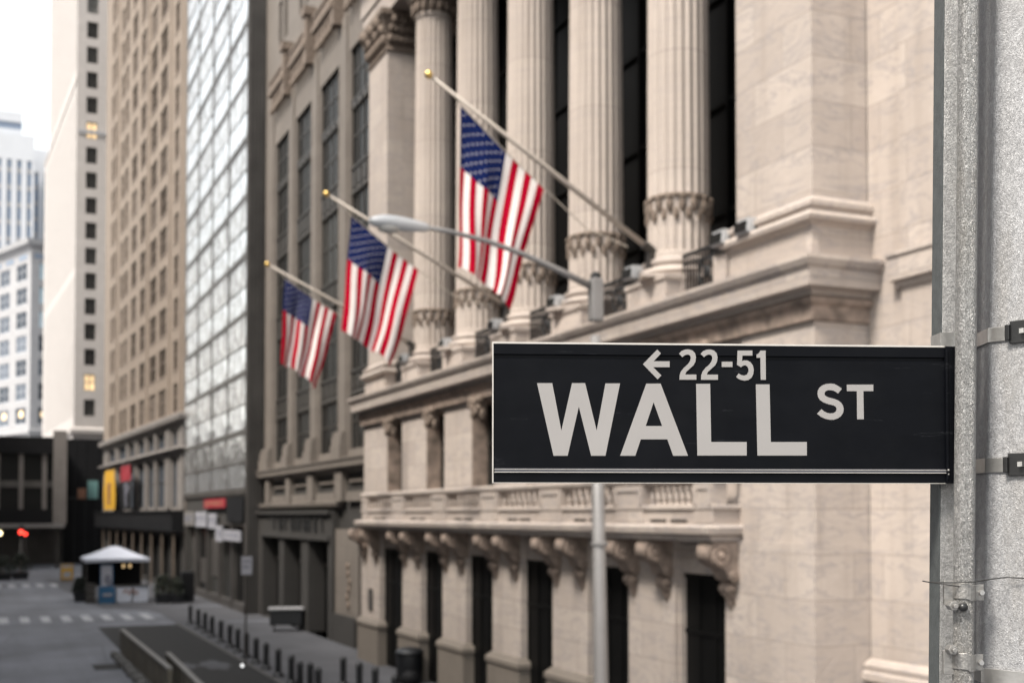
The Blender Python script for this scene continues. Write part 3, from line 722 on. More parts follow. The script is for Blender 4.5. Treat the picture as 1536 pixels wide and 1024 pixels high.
def banner(label, s0, s1, z0, z1, mat, extra=None):
    a = BA; c, s = math.cos(a), math.sin(a)
    def wp(lx, ly): return (13.2+lx*c-ly*s, 91.2+lx*s+ly*c)
    x, y = wp(-.9, (s0+s1)/2)
    t = thing('hanging_banner', label, 'banner', (x,y,z0), BA, 'banners on the tan brick tower')
    h = (s1-s0)/2; m = MB(); rr = []
    for k in range(9):
        v = k/8; rr.append([(.05*math.sin(v*5+i*.9), -h+2*h*i/10, (z1-z0)*v) for i in range(11)])
    m.rings(rr, close=False, caps=False); m.rings([[(p[0]+.02, p[1], p[2]) for p in r] for r in rr], close=False, caps=False)
    m.build('cloth', mat, t, local=True, smooth=True)
    m = MB(); m.tube([(.9,-h,z1-z0+.05),(0,-h,z1-z0+.05)], .05); m.tube([(.9,h,z1-z0+.05),(0,h,z1-z0+.05)], .05); m.tube([(0,-h,z1-z0+.05),(0,h,z1-z0+.05)], .05); m.build('bracket', M['frame_dark'], t, local=True)
    if extra:
        m = MB(); extra(m, h); m.build('print', extra.mat, t, local=True)
    return t
def ex1(m, h):
    for k in range(5): m.box(-.075,-.07,-.35*h,.3*h,.6+k*.42,.85+k*.42)
ex1.mat = M['rust']; banner('yellow banner hanging on the tan tower above the black fascia', 27.6, 34.6, 6.0, 9.8, M['yellow'], ex1)
def ex2(m, h):
    for k in range(7): m.box(-.078,-.07,-.6*h+.22*k*math.sin(k),-.1*h+.12*k,.3+k*.3,.5+k*.3)
ex2.mat = M['grey_mark']; banner('black banner with a grey print hanging below the red one on the tan tower', 18.6, 24.0, 6.0, 8.4, M['black_board'], ex2)
banner('red banner hanging above the black one on the tan tower', 18.6, 24.0, 8.5, 9.9, M['red_sign'])

# ------------------------------------------------------------------ cream tower, its blank side with one column of windows towards us
ct = thing('cream_stone_tower', 'narrow cream stone tower with a single column of dark windows on its end wall', 'building', (9.2,150,0), R(2.8))
def up_rows(x0, x1, zs, h): return [(x0,x1,z,z+h) for z in zs]
zs = [17.05+2.97*k for k in range(24)]
# end wall faces -y: build as a wall in local frame rotated a quarter turn
w = MB(); t0 = len(w.v)
wall_holes(w, -3.75, 0, 0, 92, [(-2.35,-1.1,z,z+1.95) for z in zs], .35, 0)
w.v = [(-y, x, z) for x, y, z in w.v]
w.build('end_wall', M['cream'], ct, local=True)
w = MB(); sl = [(1.2+k*2.6,1.95+k*2.6,a,b) for k in range(14) for a, b in ((17,33.5),(34.5,55.2),(58,90))]
wall_holes(w, 0, 39, 0, 56.5, [h for h in sl if h[3] < 56], .02, 0); wall_holes(w, 0, 32, 56.5, 92, [h for h in sl if h[2] > 57 and h[1] < 31.5], .02, .02); w.box(.35,3.75,.35,39,0,56.5); w.box(.36,3.75,.36,32,56.5,91.9); w.box(-.12,0,0,39,56.2,56.7)
w.build('street_wall', M['cream'], ct, local=True)
f = MB(); f.sweep([(0,14.3),(.1,14.4),(.12,14.8),(.4,15),(.42,15.5),(0,15.7)], lambda o: [(-o,39),(-o,-o),(3.75,-o)]); f.build('cornice', M['cream'], ct, local=True)
f = MB(); f.box(.2,3.7,-.12,0,50.2,50.7); f.build('string_course', M['pale'], ct, local=True)
cw0 = None
for i, z in enumerate(zs):
    lit = i in (1, 11)
    if cw0 is None or lit:
        g_ = MB(); g_.face([(-.625,0,0),(.625,0,0),(.625,0,1.95),(-.625,0,1.95)]); o = g_.build('window', M['lit_win'] if lit else M['cream_win'], ct, local=True)
        f_ = MB(); f_.box(-.625,.625,-.05,-.002,0,.1); f_.box(-.625,.625,-.05,-.002,1.85,1.95); f_.box(-.625,.625,-.045,-.003,.95,1.04)
        for xx in (-.625,-.04,.545): f_.box(xx,xx+.08,-.052,-.004,0,1.95)
        f_.build('frame', M['frame_dark'], o, local=True)
        if not lit: cw0 = o
    else: o = put(cw0, ct)
    o.location = (1.725, .26, z)
g_ = MB()
for h in sl:
    if (h[3] < 56) or (h[2] > 57 and h[1] < 31.5): x_ = .018 if h[3] < 56 else .038; g_.face([(x_,h[0],h[2]),(x_,h[0],h[3]),(x_,h[1],h[3]),(x_,h[1],h[2])])
g_.build('street_windows', M['street_win'], ct, local=True, kind='stuff')

# ------------------------------------------------------------------ pale building behind, two glazed towers far away
PA = R(20.8)
pb = thing('pale_terracotta_building', 'pale grey terracotta office building with paired slate windows and a flat cornice', 'building', (5.9,200,0), PA)
zr = [19.5+3.72*k for k in range(7)]
pc = [(1.5+k*6.6,1.5+k*6.6+4.0) for k in range(7)]
w = MB(); wall_holes(w, 0, 47, 0, 47, [(a,b,z,z+2.6) for a, b in pc for z in zr]+[(a,b,14.6,17.6) for a, b in pc], .14, 0); w.box(.45,4.5,.45,47,0,47); w.build('wall', M['pale'], pb, local=True)
w = MB(); wall_holes(w, -4.5, 0, 0, 47, [(-3.1,-1.3,z,z+2.6) for z in zr]+[(-3.1,-1.3,14.6,17.6)], .4, 0); w.v = [(-y, x, z) for x, y, z in w.v]; w.build('corner_wall', M['pale'], pb, local=True)
f = MB(); f.sweep([(0,44.6),(.1,46.5),(.9,47),(1.0,47.8),(0,48)], lambda o: [(-o,47),(-o,-o),(4.5,-o)]); f.build('cornice', M['pale'], pb, local=True); f = MB(); f.sweep([(0,17.9),(.3,18),(.3,18.6),(0,18.7)], lambda o: [(-o,47),(-o,-o),(4.5,-o)]); f.build('string_course', M['pale'], pb, local=True)
for k in range(9):
    f = MB(); f.box(-.06,0,1.4+k*5,4.6+k*5,45,46.3); f.build('attic_window', M['blue_glass'], pb, local=True)
f = MB(); f.box(.5,4.4,-.06,0,45,46.3); f.build('attic_window', M['blue_glass'], pb, local=True)
for i, z in enumerate([14.6]+zr):
    hh = 3.0 if i == 0 else 2.6
    for a, b in pc: o = win(pb, b-a, hh, M['pale_win'], M['white_stripe'], 2); o.location = (.12,(a+b)/2,z)
    o = win(pb, 1.8, hh, M['bright_win'] if i >= 5 else M['pale_win'], M['white_stripe'], 2); o.location = (2.2,.3,z); o.rotation_euler = (0,0,R(90))
for a, y in ((pc[0],0), (pc[1],0)):
    l = MB(); l.box(.05,.08,a[0]+1.2,a[1]-1.4,20.6,21.6); l.build('lit_room', M['lit_win'], pb, local=True)
l = MB(); l.box(1.8,2.4,.24,.27,20.6,21.4); l.build('lit_room', M['lit_win'], pb, local=True)
def striped_tower(name, label, loc, wd, zt, n, steps):
    t = thing(name, label, 'building', loc)
    m = MB(); m.box(0,wd,.3,30,0,zt)
    for a, b, z in steps: m.box(a,b,2,28,zt,z)
    m.build('wall', M['blue_glass'], t, local=True)
    m = MB(); pitch = wd/n
    for k in range(n+1): m.box(max(0,k*pitch-pitch*.26),min(wd,k*pitch+pitch*.26),0,.29,0,zt)
    m.box(0,wd,-.02,.28,zt-5.5,zt+.3)
    for a, b, z in steps: m.box(a,b,1.8,1.99,z-2,z+.3); m.box(a,b,1.8,1.99,zt,zt+2)
    m.build('stripe', M['white_stripe'], t, local=True)
    f = MB()
    for k in range(int(zt/4)): f.box(0,wd,.2,.295,k*4,k*4+1.2)
    f.build('spandrel', M['pale'], t, local=True)
striped_tower('striped_tower', 'far white and blue striped tower with a stepped top, left edge of the skyline', (-12,300,0), 21.3, 92.5, 10, [(0,18.6,98.2)])
striped_tower('slim_tower', 'far slim pale blue tower between the striped tower and the cream tower', (9.6,330,0), 9, 98, 4, [])

# ------------------------------------------------------------------ low dark building across the end of the street
lb = thing('low_dark_building', 'low black building with grey pillars and a canopy across the end of the street', 'building', (-14,137,0))
m = MB(); m.box(-14,7.9,137.4,145.8,4.4,13.2); m.build('wall', M['dark_glass'], lb)
m = MB(); m.box(-14.2,6.5,136.7,145.8,11.9,13.7); m.box(-14.2,6.5,136.8,137.4,4.6,6.1); m.build('fascia', M['black_board'], lb)
m = MB(); m.box(-14,6.4,137.2,137.4,8.4,9.1); m.build('spandrel', M['steel_dark'], lb)
for k in range(9):
    x = -12.9+k*2.28; m = MB(); m.box(x,x+.45,136.95,137.4,6.1,11.9); m.build('pillar', M['brown_base'], lb)
m = MB(); m.box(6.4,7.75,136.6,138,4.5,14.4); m.build('corner_pillar', M['brown_base'], lb)
m = MB(); m.box(-14.2,7.4,133.4,137.4,4.2,4.6); m.build('canopy', M['grey_paint'], lb)
for k in range(7):
    x = -12+k*3.1; m = MB(); m.box(x,x+.3,134.2,134.5,0,4.2); m.build('post', M['frame_dark'], lb)
m = MB(); m.box(-14,7.95,146.5,146.7,0,4.4); m.build('back_wall', M['steel_dark'], lb)
hb = thing('black_hoarding', 'tall black hoarding below the cream tower', 'hoarding', (10,146,0))
m = MB(); m.box(7.9,12.7,145.9,146.3,0,14.1); m.build('board', M['black_board'], hb)
m = MB()
for k in range(5): m.box(7.95+k*1.15,8.0+k*1.15,145.86,145.899,0,14.1)
m.box(7.9,12.7,145.84,145.9,7.3,7.5); m.build('batten', M['black_paint'], hb)
def poster(label, x0, x1, z0, z1, mat, y=145.8):
    t = thing('poster', label, 'poster', ((x0+x1)/2,y,z0)); m = MB(); m.box(x0,x1,y-.03,y,z0,z1); m.build('sheet', mat, t)
    m = MB(); m.box(x0-.06,x1+.06,y,y+.035,z0-.06,z1+.06); m.build('backing', M['frame_dark'], t)
poster('pale teal poster on the black hoarding', 10.5, 11.6, 7.35, 9.4, M['teal'])
poster('rust brown poster on the black hoarding, left of the teal one', 9.45, 10.3, 7.35, 8.5, M['rust'])

# ------------------------------------------------------------------ the other side of the street (shades the canyon, left of the view)
def street_block(name, label, y0, y1, ht, mat, fl, bay):
    t = thing(name, label, 'building', (-12, y0, 0))
    n = int((y1-y0)/bay); hs = [(y0+(k+.28)*bay, y0+(k+.72)*bay, z, z+fl*.6) for k in range(n) for z in [1.2+fl*j for j in range(int((ht-3)/fl))]]
    m = MB(); wall_holes(m, -y1, -y0, 0, ht, [(-b, -a, c, d) for a, b, c, d in hs], .4, 12); m.v = [(-x, -y, z) for x, y, z in m.v]
    m.box(-45,-12.4,y0,y1,0,ht); m.build('wall', M[mat], t)
    g_ = MB()
    for a, b, c, d in hs: g_.face([(-12.38,a,c),(-12.38,b,c),(-12.38,b,d),(-12.38,a,d)])
    g_.build('window_glazing', M['dark_glass'], t, kind='stuff')
    m = MB(); m.box(-12.0,-11.4,y0,y1,ht-1.2,ht); m.box(-45,-11.5,y0,y1,ht+.003,ht+.4); m.build('cornice', M[mat], t)
street_block('corner_bank', 'pale stone bank building across the street from the columned building', 9, 58, 38, 'limestone', 5, 4)
street_block('office_block', 'grey stone office block across the street beyond the bank', 60, 136, 36, 'limestone', 4, 4)

# ------------------------------------------------------------------ street furniture
def bollard_proto(loc, label, group):
    t = thing('bollard', label, 'bollard', loc, 0, group)
    m = MB(); m.lathe(0,0,[(.10,0.03),(.10,.80),(.115,.81),(.115,.86),(.10,.875),(.09,.92),(.05,.955),(.02,.96)],20); m.build('post', M['black_paint'], t, local=True, smooth=True)
    m = MB(); m.lathe(0,0,[(.20,0),(.20,.05),(.17,.08),(.12,.14),(.105,.16)],20); m.build('base', M['black_paint'], t, local=True, smooth=True)
    return t
kerbY = [63.0,60.2,58.0,55.9,53.4,51.1,49.2,47.3,45.3,43.4,41.3,39.2]
G1 = 'black bollards along the kerb'
lab1 = 'black steel bollard in the long row along the kerb'
b0 = bollard_proto((9.5,63.0,.02), 'farthest black bollard of the kerb row, at its street end', G1)
for i, y in enumerate(kerbY[1:], 1):
    x = 9.5-(63-y)*.0155
    n = ['','second','third','fourth','fifth','sixth','seventh','eighth','ninth','tenth','eleventh','twelfth'][i]
    copy_thing(b0, (x, y, .02), '%s black bollard of the kerb row, counted from the far end' % n)
for (x, y, l) in ((8.98,37.4,'black bollard of the close cluster, the left one'),(9.2,37.0,'black bollard of the close cluster, the middle one'),(9.12,35.7,'black bollard of the close cluster, the right and nearest one')):
    copy_thing(b0, (x, y, .02), l)
for i, (x, y) in enumerate(((10.55,38.1),(10.62,36.5),(10.7,35.1),(10.7,33.2))):
    q = copy_thing(b0, (x, y, .02), '%s of the four black bollards nearest the marble piers, from the far end' % ['first','second','third','last'][i]); q['group'] = 'black bollards near the marble piers'

def barrier(label, x0, y0, x1, y1, h):
    t = thing('street_barrier', label, 'barrier', (x0,y0,0), 0, 'low barriers beside the asphalt pit')
    d = Vector((x1-x0,y1-y0,0)); L = d.length; d.normalize(); n = Vector((-d.y,d.x,0))
    def slab(a, b, w, z0, z1):
        m = MB(); p = [Vector((x0,y0,0))+d*a+n*w, Vector((x0,y0,0))+d*b+n*w, Vector((x0,y0,0))+d*b-n*w, Vector((x0,y0,0))+d*a-n*w]
        m.prism_z([(q.x,q.y) for q in p], z0, z1); return m
    slab(0,L,.05,.02,h-.06).build('panel', M['beige_panel'], t)
    slab(-.05,L+.05,.085,h-.06,h).build('rail', M['cap'], t)
    k = 0.0
    while k < L+.1:
        slab(k,k+.12,.07,.0,h-.062).build('post', M['beige_panel'], t); k += L/5
    slab(0,L,.12,0,.08).build('footing', M['block'], t)
barrier('olive concrete barrier with a pale rail, left of the asphalt pit', 4.97, 50.4, 5.02, 37.2, 1.0)
barrier('shorter barrier with a pale rail behind the olive one, nearer the camera', 5.52, 41.3, 5.28, 32.5, 1.0)
random.seed(11)
for i in range(9):
    t = thing('kerb_block', 'pale stone block on the road in the row at the foot of the olive barrier', 'block', (4.62+.03*math.sin(i*3), 49.4-i*1.5, 0), random.uniform(-.15,.15), 'stone blocks along the olive barrier')
    m = MB(); m.rings([[(-.16,-.36,0),(.16,-.36,0),(.16,.36,0),(-.16,.36,0)],[(-.15,-.34,.16),(.15,-.34,.16),(.15,.34,.16),(-.15,.34,.16)],[(-.1,-.27,.24),(.1,-.27,.24),(.1,.27,.24),(-.1,.27,.24)]]); m.build('block', M['block'], t, local=True, bevel=.02)
t = thing('ground_light', 'small bright white light at the kerb beside the asphalt pit', 'light', (8.45,43.9,0))
m = MB(); m.ball((8.45,43.9,.13), .06, 12, 8); m.build('globe', emit('white_globe_glow', (1,1,1), .6), t, smooth=True); m = MB(); m.lathe(8.45,43.9,[(.08,0),(.08,.05),(.04,.06)],12); m.build('base', M['iron'], t)
# kiosk under a white canopy
t = thing('canopy_tent', 'white pyramid canopy on thin posts at the far crossing', 'tent', (7.6,81.4,0))
m = MB(); cx, cy = 7.55, 81.6
def sq(h, z, cx=cx, cy=cy): return [(cx-h,cy-h,z),(cx+h,cy-h,z),(cx+h,cy+h,z),(cx-h,cy+h,z)]
n8 = []
def ring8(h, z, sag=0):
    out = []
    for (a, b) in (((-1,-1),(1,-1)),((1,-1),(1,1)),((1,1),(-1,1)),((-1,1),(-1,-1))):
        for k in range(6):
            f_ = k/6; out.append((cx+h*(a[0]+(b[0]-a[0])*f_), cy+h*(a[1]+(b[1]-a[1])*f_), z-sag*math.sin(math.pi*f_)))
    return out
m.rings([ring8(1.92,2.56,-.04), ring8(1.95,2.78), ring8(1.4,2.98,.03), ring8(.75,3.27,.02), ring8(.3,3.48), ring8(.05,3.52)]); m.build('canopy', M['white_fabric'], t, smooth=True)
for sx in (-1, 1):
    for sy in (-1, 1): m = MB(); m.box(cx+sx*1.83-.03,cx+sx*1.83+.03,cy+sy*1.83-.03,cy+sy*1.83+.03,0,2.7); m.build('leg', M['frame_dark'], t)
m = MB(); m.box(cx-1.8,cx+1.8,cy+1.8,cy+1.84,.9,2.6); m.build('back_panel', M['black_board'], t)
t = thing('serving_counter', 'pale serving counter under the white canopy', 'counter', (8.6,79.9,0))
m = MB(); m.box(7.52,8.38,79.6,80.4,.05,.98); m.build('panel', M['white_fabric'], t); m = MB(); m.box(8.5,9.4,79.62,80.4,.05,1.05); m.build('panel', M['white_fabric'], t)
m = MB(); m.box(7.48,9.45,79.55,80.45,1.052,1.1); m.build('worktop', M['frame_dark'], t)
m = MB()
for k in range(7): m.box(7.9+.13*k,8.0+.13*k,79.58,79.599,.62+.12*math.sin(k*2),.8+.1*math.sin(k*2))
m.build('print', M['rust'], t)
t = thing('display_stand', 'blue display stand with a pale picture panel under the canopy, left of the counter', 'stand', (6.95,79.7,0))
m = MB(); m.box(6.45,7.4,79.5,80.2,.02,1.0); m.build('cabinet', M['blue_sign'], t)
m = MB(); m.box(6.55,7.32,79.9,80.0,1.0,2.4); m.build('picture_panel', M['blue_sign'], t)
m = MB(); m.box(6.6,7.25,79.87,79.899,1.06,2.36); m.build('picture', M['white_sign'], t)
m = MB(); m.ball((6.98,79.86,1.5), .22, 10, 8, (.9,.08,1.4)); m.ball((7.1,79.86,1.25), .2, 10, 8, (.9,.08,1)); m.box(6.7,7.2,79.48,79.499,.42,.66); m.build('print', M['grey_mark'], t)
m = MB(); m.box(6.66,7.22,79.46,79.48,.5,.62); m.build('label_strip', M['white_sign'], t)
for i, x in enumerate((7.95, 8.35)):
    t = thing('pendant_lamp', 'small warm lamp hanging under the canopy, %s of the two' % ('left one', 'right one')[i], 'lamp', (x,80.2,2.3), 0, 'lamps under the canopy')
    m = MB(); m.ball((x,80.2,2.3), .08, 10, 6, (1,1,1.6)); m.build('bulb', M['warm_dim'], t, smooth=True); m = MB(); m.tube([(x,80.2,2.4),(x,80.2,2.95)], .01, 5); m.build('cord', M['iron'], t)
def planter(label, x, y, w, h, seed, lit=.1):
    t = thing('hedge_planter', label, 'planter', (x,y,0), 0, 'planters around the kiosk')
    m = MB(); m.rings([[(-w*.42,-w*.42,0),(w*.42,-w*.42,0),(w*.42,w*.42,0),(-w*.42,w*.42,0)],[(-w*.5,-w*.5,.62),(w*.5,-w*.5,.62),(w*.5,w*.5,.62),(-w*.5,w*.5,.62)]]); m.build('tub', M['black_paint'], t, local=True, bevel=.02)
    rnd = random.Random(seed); m = MB()
    for k in range(420):
        a = rnd.uniform(0,6.28); rr = w*.62*math.sqrt(rnd.random()); z = .55+(h-.55)*rnd.random()**.8
        rr *= (1.0-.55*max(0,(z-.55)/(h-.55))**2)*(1+.25*math.sin(a*3+seed)); c = Vector((rr*math.cos(a), rr*math.sin(a), z))
        u = Vector((rnd.gauss(0,1),rnd.gauss(0,1),rnd.gauss(0,1))).normalized(); v = u.orthogonal().normalized(); s = rnd.uniform(.05,.11)
        m.cur = 1 if rnd.random() < lit else 0
        m.face([c-u*s*1.6, c+v*s*.7, c+u*s*1.6, c-v*s*.7])
    m.cur = 0; m.build('foliage', [M['leaf'], M['leaf_light']], t, local=True)
    m = MB(); m.tube([(0,0,.3),(.03,.02,h*.8)], [.04,.02], 6); m.build('stem', M['rust'], t, local=True)
planter('dark leafy planter with pale sprigs just right of the canopy', 10.15, 78.6, .95, 1.75, 3, .22)
planter('dark leafy planter farther right of the canopy, next to the black cabinet', 10.95, 78.3, .8, 1.6, 5, .1)
planter('dark clipped shrub in a tub left of the canopy', 5.55, 82.5, .85, 1.5, 9, .02)
planter('dark shrub tub at the left edge under the low canopy', 1.3, 112, 1.5, 2.0, 12, .02)
planter('dark shrub tub under the low canopy, second from the left edge', 2.7, 113, 1.4, 2.2, 15, .02)
t = thing('black_cabinet', 'tall black cabinet on the pavement right of the planters', 'cabinet', (11.7,79,0))
m = MB(); m.box(11.3,12.1,78.6,79.4,.06,1.95); m.build('body', M['black_paint'], t, bevel=.03); m = MB(); m.box(11.36,12.04,78.57,78.599,.2,1.8); m.build('door', M['black_board'], t); m = MB(); m.box(11.35,12.05,78.65,79.35,0,.06); m.build('base', M['iron'], t)
t = thing('crate_stack', 'stack of dark crates left of the blue display stand', 'crates', (6.0,80.4,0))
for k in range(3):
    m = MB(); m.box(5.75,6.3,80.1,80.7,.02+k*.42,.40+k*.42); m.build('crate', M['frame_dark'], t, bevel=.02)
def aframe(label, x, y):
    t = thing('sandwich_board', label, 'sign', (x,y,0))
    m = MB(); m.prism_y([(-.5,0),(.5,0),(.5,1.5),(-.5,1.5)], .18, .22); m.prism_y([(-.5,0),(.5,0),(.5,1.5),(-.5,1.5)], -.22, -.18)
    m.build('board', M['frame_tan'], t, local=True); m = MB(); m.box(-.44,.44,-.24,-.221,.25,1.42); m.build('face', M['yellow'], t, local=True)
    m = MB(); m.box(-.3,.3,-.25,-.241,.35,.85); m.box(-.38,.38,-.25,-.241,1.15,1.36); m.build('print', M['pale'], t, local=True); m = MB(); m.box(-.48,.48,-.18,.18,1.46,1.5); m.build('hinge', M['iron'], t, local=True)
aframe('yellow sandwich board sign on the pavement left of the canopy', 6.15, 107)
# signal lights far down the street
t = thing('traffic_light', 'red traffic light under the low canopy at the end of the street', 'traffic light', (3.1,128,0))
m = MB(); m.tube([(3.1,128,0),(3.1,128,4.6)], [.12,.09], 10); m.build('pole', M['grey_paint'], t); m = MB(); m.box(2.9,3.4,127.7,128,3.2,4.5); m.build('housing', M['black_paint'], t, bevel=.03)
m = MB(); m.ball((3.1,127.66,3.85), .22, 14, 8, (1,.4,1)); m.ball((3.5,127.66,3.66), .16, 14, 8, (1,.4,1)); m.build('red_lens', M['red_light'], t, smooth=True)
t = thing('street_lantern', 'round warm white lamp under the low canopy at the left edge', 'lamp', (1.2,128,0))
m = MB(); m.tube([(1.2,128,0),(1.2,128,3.4)], [.1,.07], 10); m.build('pole', M['iron'], t); m = MB(); m.ball((1.2,128,3.75), .22, 14, 10); m.build('globe', M['warm_light'], t, smooth=True)
# sidewalk sign, cart, bin
t = thing('parking_sign', 'thin post with a small white sign on the sidewalk by the bollards', 'sign', (8.66,44.4,0))
m = MB(); m.tube([(8.66,44.4,0),(8.66,44.4,4.1)], .035, 10); m.build('post', M['frame_dark'], t); m = MB(); m.box(8.48,8.86,44.32,44.345,3.35,4.0); m.build('plate', M['white_sign'], t)
m = MB(); m.box(8.53,8.81,44.31,44.319,3.8,3.86); m.box(8.53,8.75,44.31,44.319,3.6,3.66); m.build('lettering', M['grey_mark'], t)
t = thing('vendor_cart', 'black cart with a pale top in front of the dark portal', 'cart', (13.1,57.4,0), R(-14))
m = MB(); m.box(-.75,.75,-.4,.4,.32,1.02); m.build('body', M['black_paint'], t, local=True, bevel=.03); m = MB(); m.box(-.82,.82,-.46,.46,1.04,1.12); m.build('top', M['pale'], t, local=True, bevel=.01)
for sx in (-1, 1):
    for sy in (-1, 1):
        m = MB(); m.rings([[(sx*.55+.02*sgn, sy*.33+.17*math.cos(a*.524)*1.0, .19+.17*math.sin(a*.524)) for a in range(12)] for sgn in (-1, 1)]); m.build('wheel', M['iron'], t, local=True)
        m = MB(); m.box(sx*.6-.02,sx*.6+.02,sy*.3-.02,sy*.3+.02,.18,.34); m.build('leg', M['grey_paint'], t, local=True)
t = thing('litter_bin', 'squat black litter bin with a lid against the second marble pier', 'bin', (12.75,38.0,.02))
m = MB(); m.lathe(12.75,38.0,[(.36,.02),(.42,.1),(.44,.95),(.40,.98)],22); m.build('body', M['black_paint'], t, smooth=True); m = MB(); m.lathe(12.75,38.0,[(.47,.98),(.47,1.04),(.38,1.14),(.12,1.2)],22); m.build('lid', M['black_paint'], t, smooth=True)
m = MB(); m.ball((12.55,37.35,.26), .3, 12, 8, (1,.9,.9)); m.build('bag', M['black_board'], t, smooth=True)

# street lamp
t = thing('street_lamp', 'grey street lamp with a long arm and oval head in front of the columns', 'street lamp', (8.75,16.9,0))
m = MB(); m.tube([(8.83,16.9,0),(8.80,16.9,3),(8.72,16.9,8.3)], [.125,.115,.085], 20); m.build('pole', M['grey_paint'], t, smooth='full')
m = MB(); m.lathe(8.78,16.9,[(.128,5.02),(.136,5.03),(.136,5.08),(.122,5.09)],20); m.build('joint_ring', M['grey_paint'], t)
m = MB(); m.box(8.62,8.82,16.8,17.0,8.52,9.2); m.build('arm_box', M['grey_paint'], t, bevel=.03)
m = MB(); m.lathe(8.72,16.9,[(.085,9.2),(.085,9.26),(.05,9.29),(.03,9.30)],12); m.build('cap', M['iron'], t)
m = MB(); pts = [(8.6,16.9,9.08),(8.1,16.9,9.27),(7.5,16.9,9.47),(6.9,16.9,9.62),(6.3,16.9,9.71),(5.85,16.9,9.74)]; m.tube(pts, [.056,.05,.044,.04,.036,.034], 12); m.build('arm', M['grey_paint'], t, smooth='full')
m = MB(); secs = [(5.98,.03,9.76,9.71),(5.92,.06,9.8,9.67),(5.7,.09,9.84,9.65),(5.45,.125,9.865,9.645),(5.25,.13,9.86,9.66),(5.12,.10,9.83,9.68),(5.05,.07,9.80,9.70)]
rr = []
for x, hw, zt, zb in secs: rr.append([(x, 16.9+hw*math.cos(a*math.pi/10), (zt+zb)/2+(zt-zb)/2*math.sin(a*math.pi/10)) for a in range(20)])
m.rings(rr); m.build('head', M['lamp_shell'], t, smooth='full')
m = MB(); m.ball((5.34,16.9,9.67), .13, 16, 8, (1.35,.85,.6)); m.build('lens', M['lens'], t, smooth='full')

# ------------------------------------------------------------------ flags
def flagpole(label, Y, bx, bz, tx, tz):
    t = thing('flagpole', label, 'flagpole', (bx,Y,bz), 0, 'cream flagpoles leaning out from the columns')
    d = (Vector((tx,Y,tz))-Vector((bx,Y,bz)))
    b = Vector((bx,Y,bz))
    m = MB(); m.tube([b, b+d*.5, b+d], [.062,.055,.035], 12); m.build('pole', M['pole_white'], t, smooth='full')
    m = MB(); m.ball(b+d*1.012, .085, 14, 10); m.build('finial', M['brass'], t, smooth='full')
    m = MB(); m.tube([b-d*.02, b+d*.03], .1, 12); m.box(bx-.05,bx+.3,Y-.12,Y+.12,bz-.5,bz-.08); m.build('socket', M['frame_dark'], t)
def flag(label, Y, A0, B0, A1, B1, ph, base, amp=1.0, fr=2.15):
    t = thing('flag', label, 'flag', A0, 0, 'striped flags hanging from the cream poles')
    nu, nv = 52, 40
    def P(u, v):
        sag = -.05*math.sin(math.pi*u)
        top = (A0[0]+(B0[0]-A0[0])*u, A0[2]+(B0[2]-A0[2])*u+sag)
        jag = .05*math.sin(u*16+ph)
        bot = (A1[0]+(B1[0]-A1[0])*u, A1[2]+(B1[2]-A1[2])*u+jag+.10*math.sin(math.pi*u))
        e = v**1.15
        x = top[0]+(bot[0]-top[0])*v; z = top[1]+(bot[1]-top[1])*v
        fold = (.085*amp*v**.6)*math.sin(6.28*(fr*u+.28*v)+ph)+.03*v*math.sin(6.28*(5.2*u-.5*v)+ph*2)
        x += .035*v*math.sin(6.28*(2.6*u+.5*v)+ph*1.3)+.035*v*v*math.sin(6.28*(1.4*v)+ph)
        return Vector((x, Y+fold, z))
    m = MB(); m.v = [tuple(P(i/nu, j/nv)) for i in range(nu+1) for j in range(nv+1)]
    for i in range(nu):
        for j in range(nv):
            a = i*(nv+1)+j; m.f.append((a, a+1, a+nv+2, a+nv+1))
            u, v = (i+.5)/nu, (j+.5)/nv
            m.mi.append(2 if (u < 7/13 and v < .385) else (0 if int(u*13) % 2 == 0 else 1))
    c = m.build('cloth', [M['flag_red'], M['flag_white'], M['flag_blue']], t, smooth='full')
    s = MB()
    for r in range(9):
        for k in range(6 if r % 2 == 0 else 5):
            u = (7/13)*(r+.9)/10.0; v = .385*((k+.55)/6 if r % 2 == 0 else (k+1.05)/6)
            p = P(u, v); du = (P(u+.01, v)-p).normalized(); dv = (P(u, v+.01)-p).normalized(); n = du.cross(dv).normalized()
            for sg in (-1, 1):
                s.face([p+n*.006*sg+(du*math.cos(q*math.pi/5)+dv*math.sin(q*math.pi/5))*(.031 if q % 2 == 0 else .014) for q in range(10)])
    s.build('stars', M['star'], t)
    r = MB(); A, B = Vector(A0), Vector(B0); dr = (B-A).normalized()
    r.tube([A-dr*.25+Vector((0,0,.1)), A, (A+B)/2+Vector((0,0,-.03)), B, (B+Vector(base))/2+Vector((0,0,-.22)), Vector(base)], .014, 6); r.build('halyard', M['rope'], t)
flagpole('nearest and steepest cream flagpole, in front of the fluted columns', 23.1, 13.25, 11.3, 8.19, 14.37)
flagpole('middle cream flagpole, its tip left of the street lamp head', 31.1, 13.25, 11.33, 8.17, 13.89)
flagpole('farthest cream flagpole, in front of the grey stone building', 39.25, 13.2, 11.3, 8.34, 13.6)
flag('largest and nearest striped flag with a starred navy corner, behind the lamp arm', 23.1, (8.82,23.1,13.88), (10.70,23.1,12.36), (8.80,23.1,10.52), (9.92,23.1,9.79), .4, (12.7,23.1,11.3), 1.1, 1.9)
flag('middle striped flag with a starred navy corner, left of the street lamp head', 31.1, (8.79,31.1,13.42), (10.66,31.1,12.12), (8.57,31.1,10.30), (9.88,31.1,9.50), 1.7, (12.7,31.1,11.3), 1.7, 1.45)
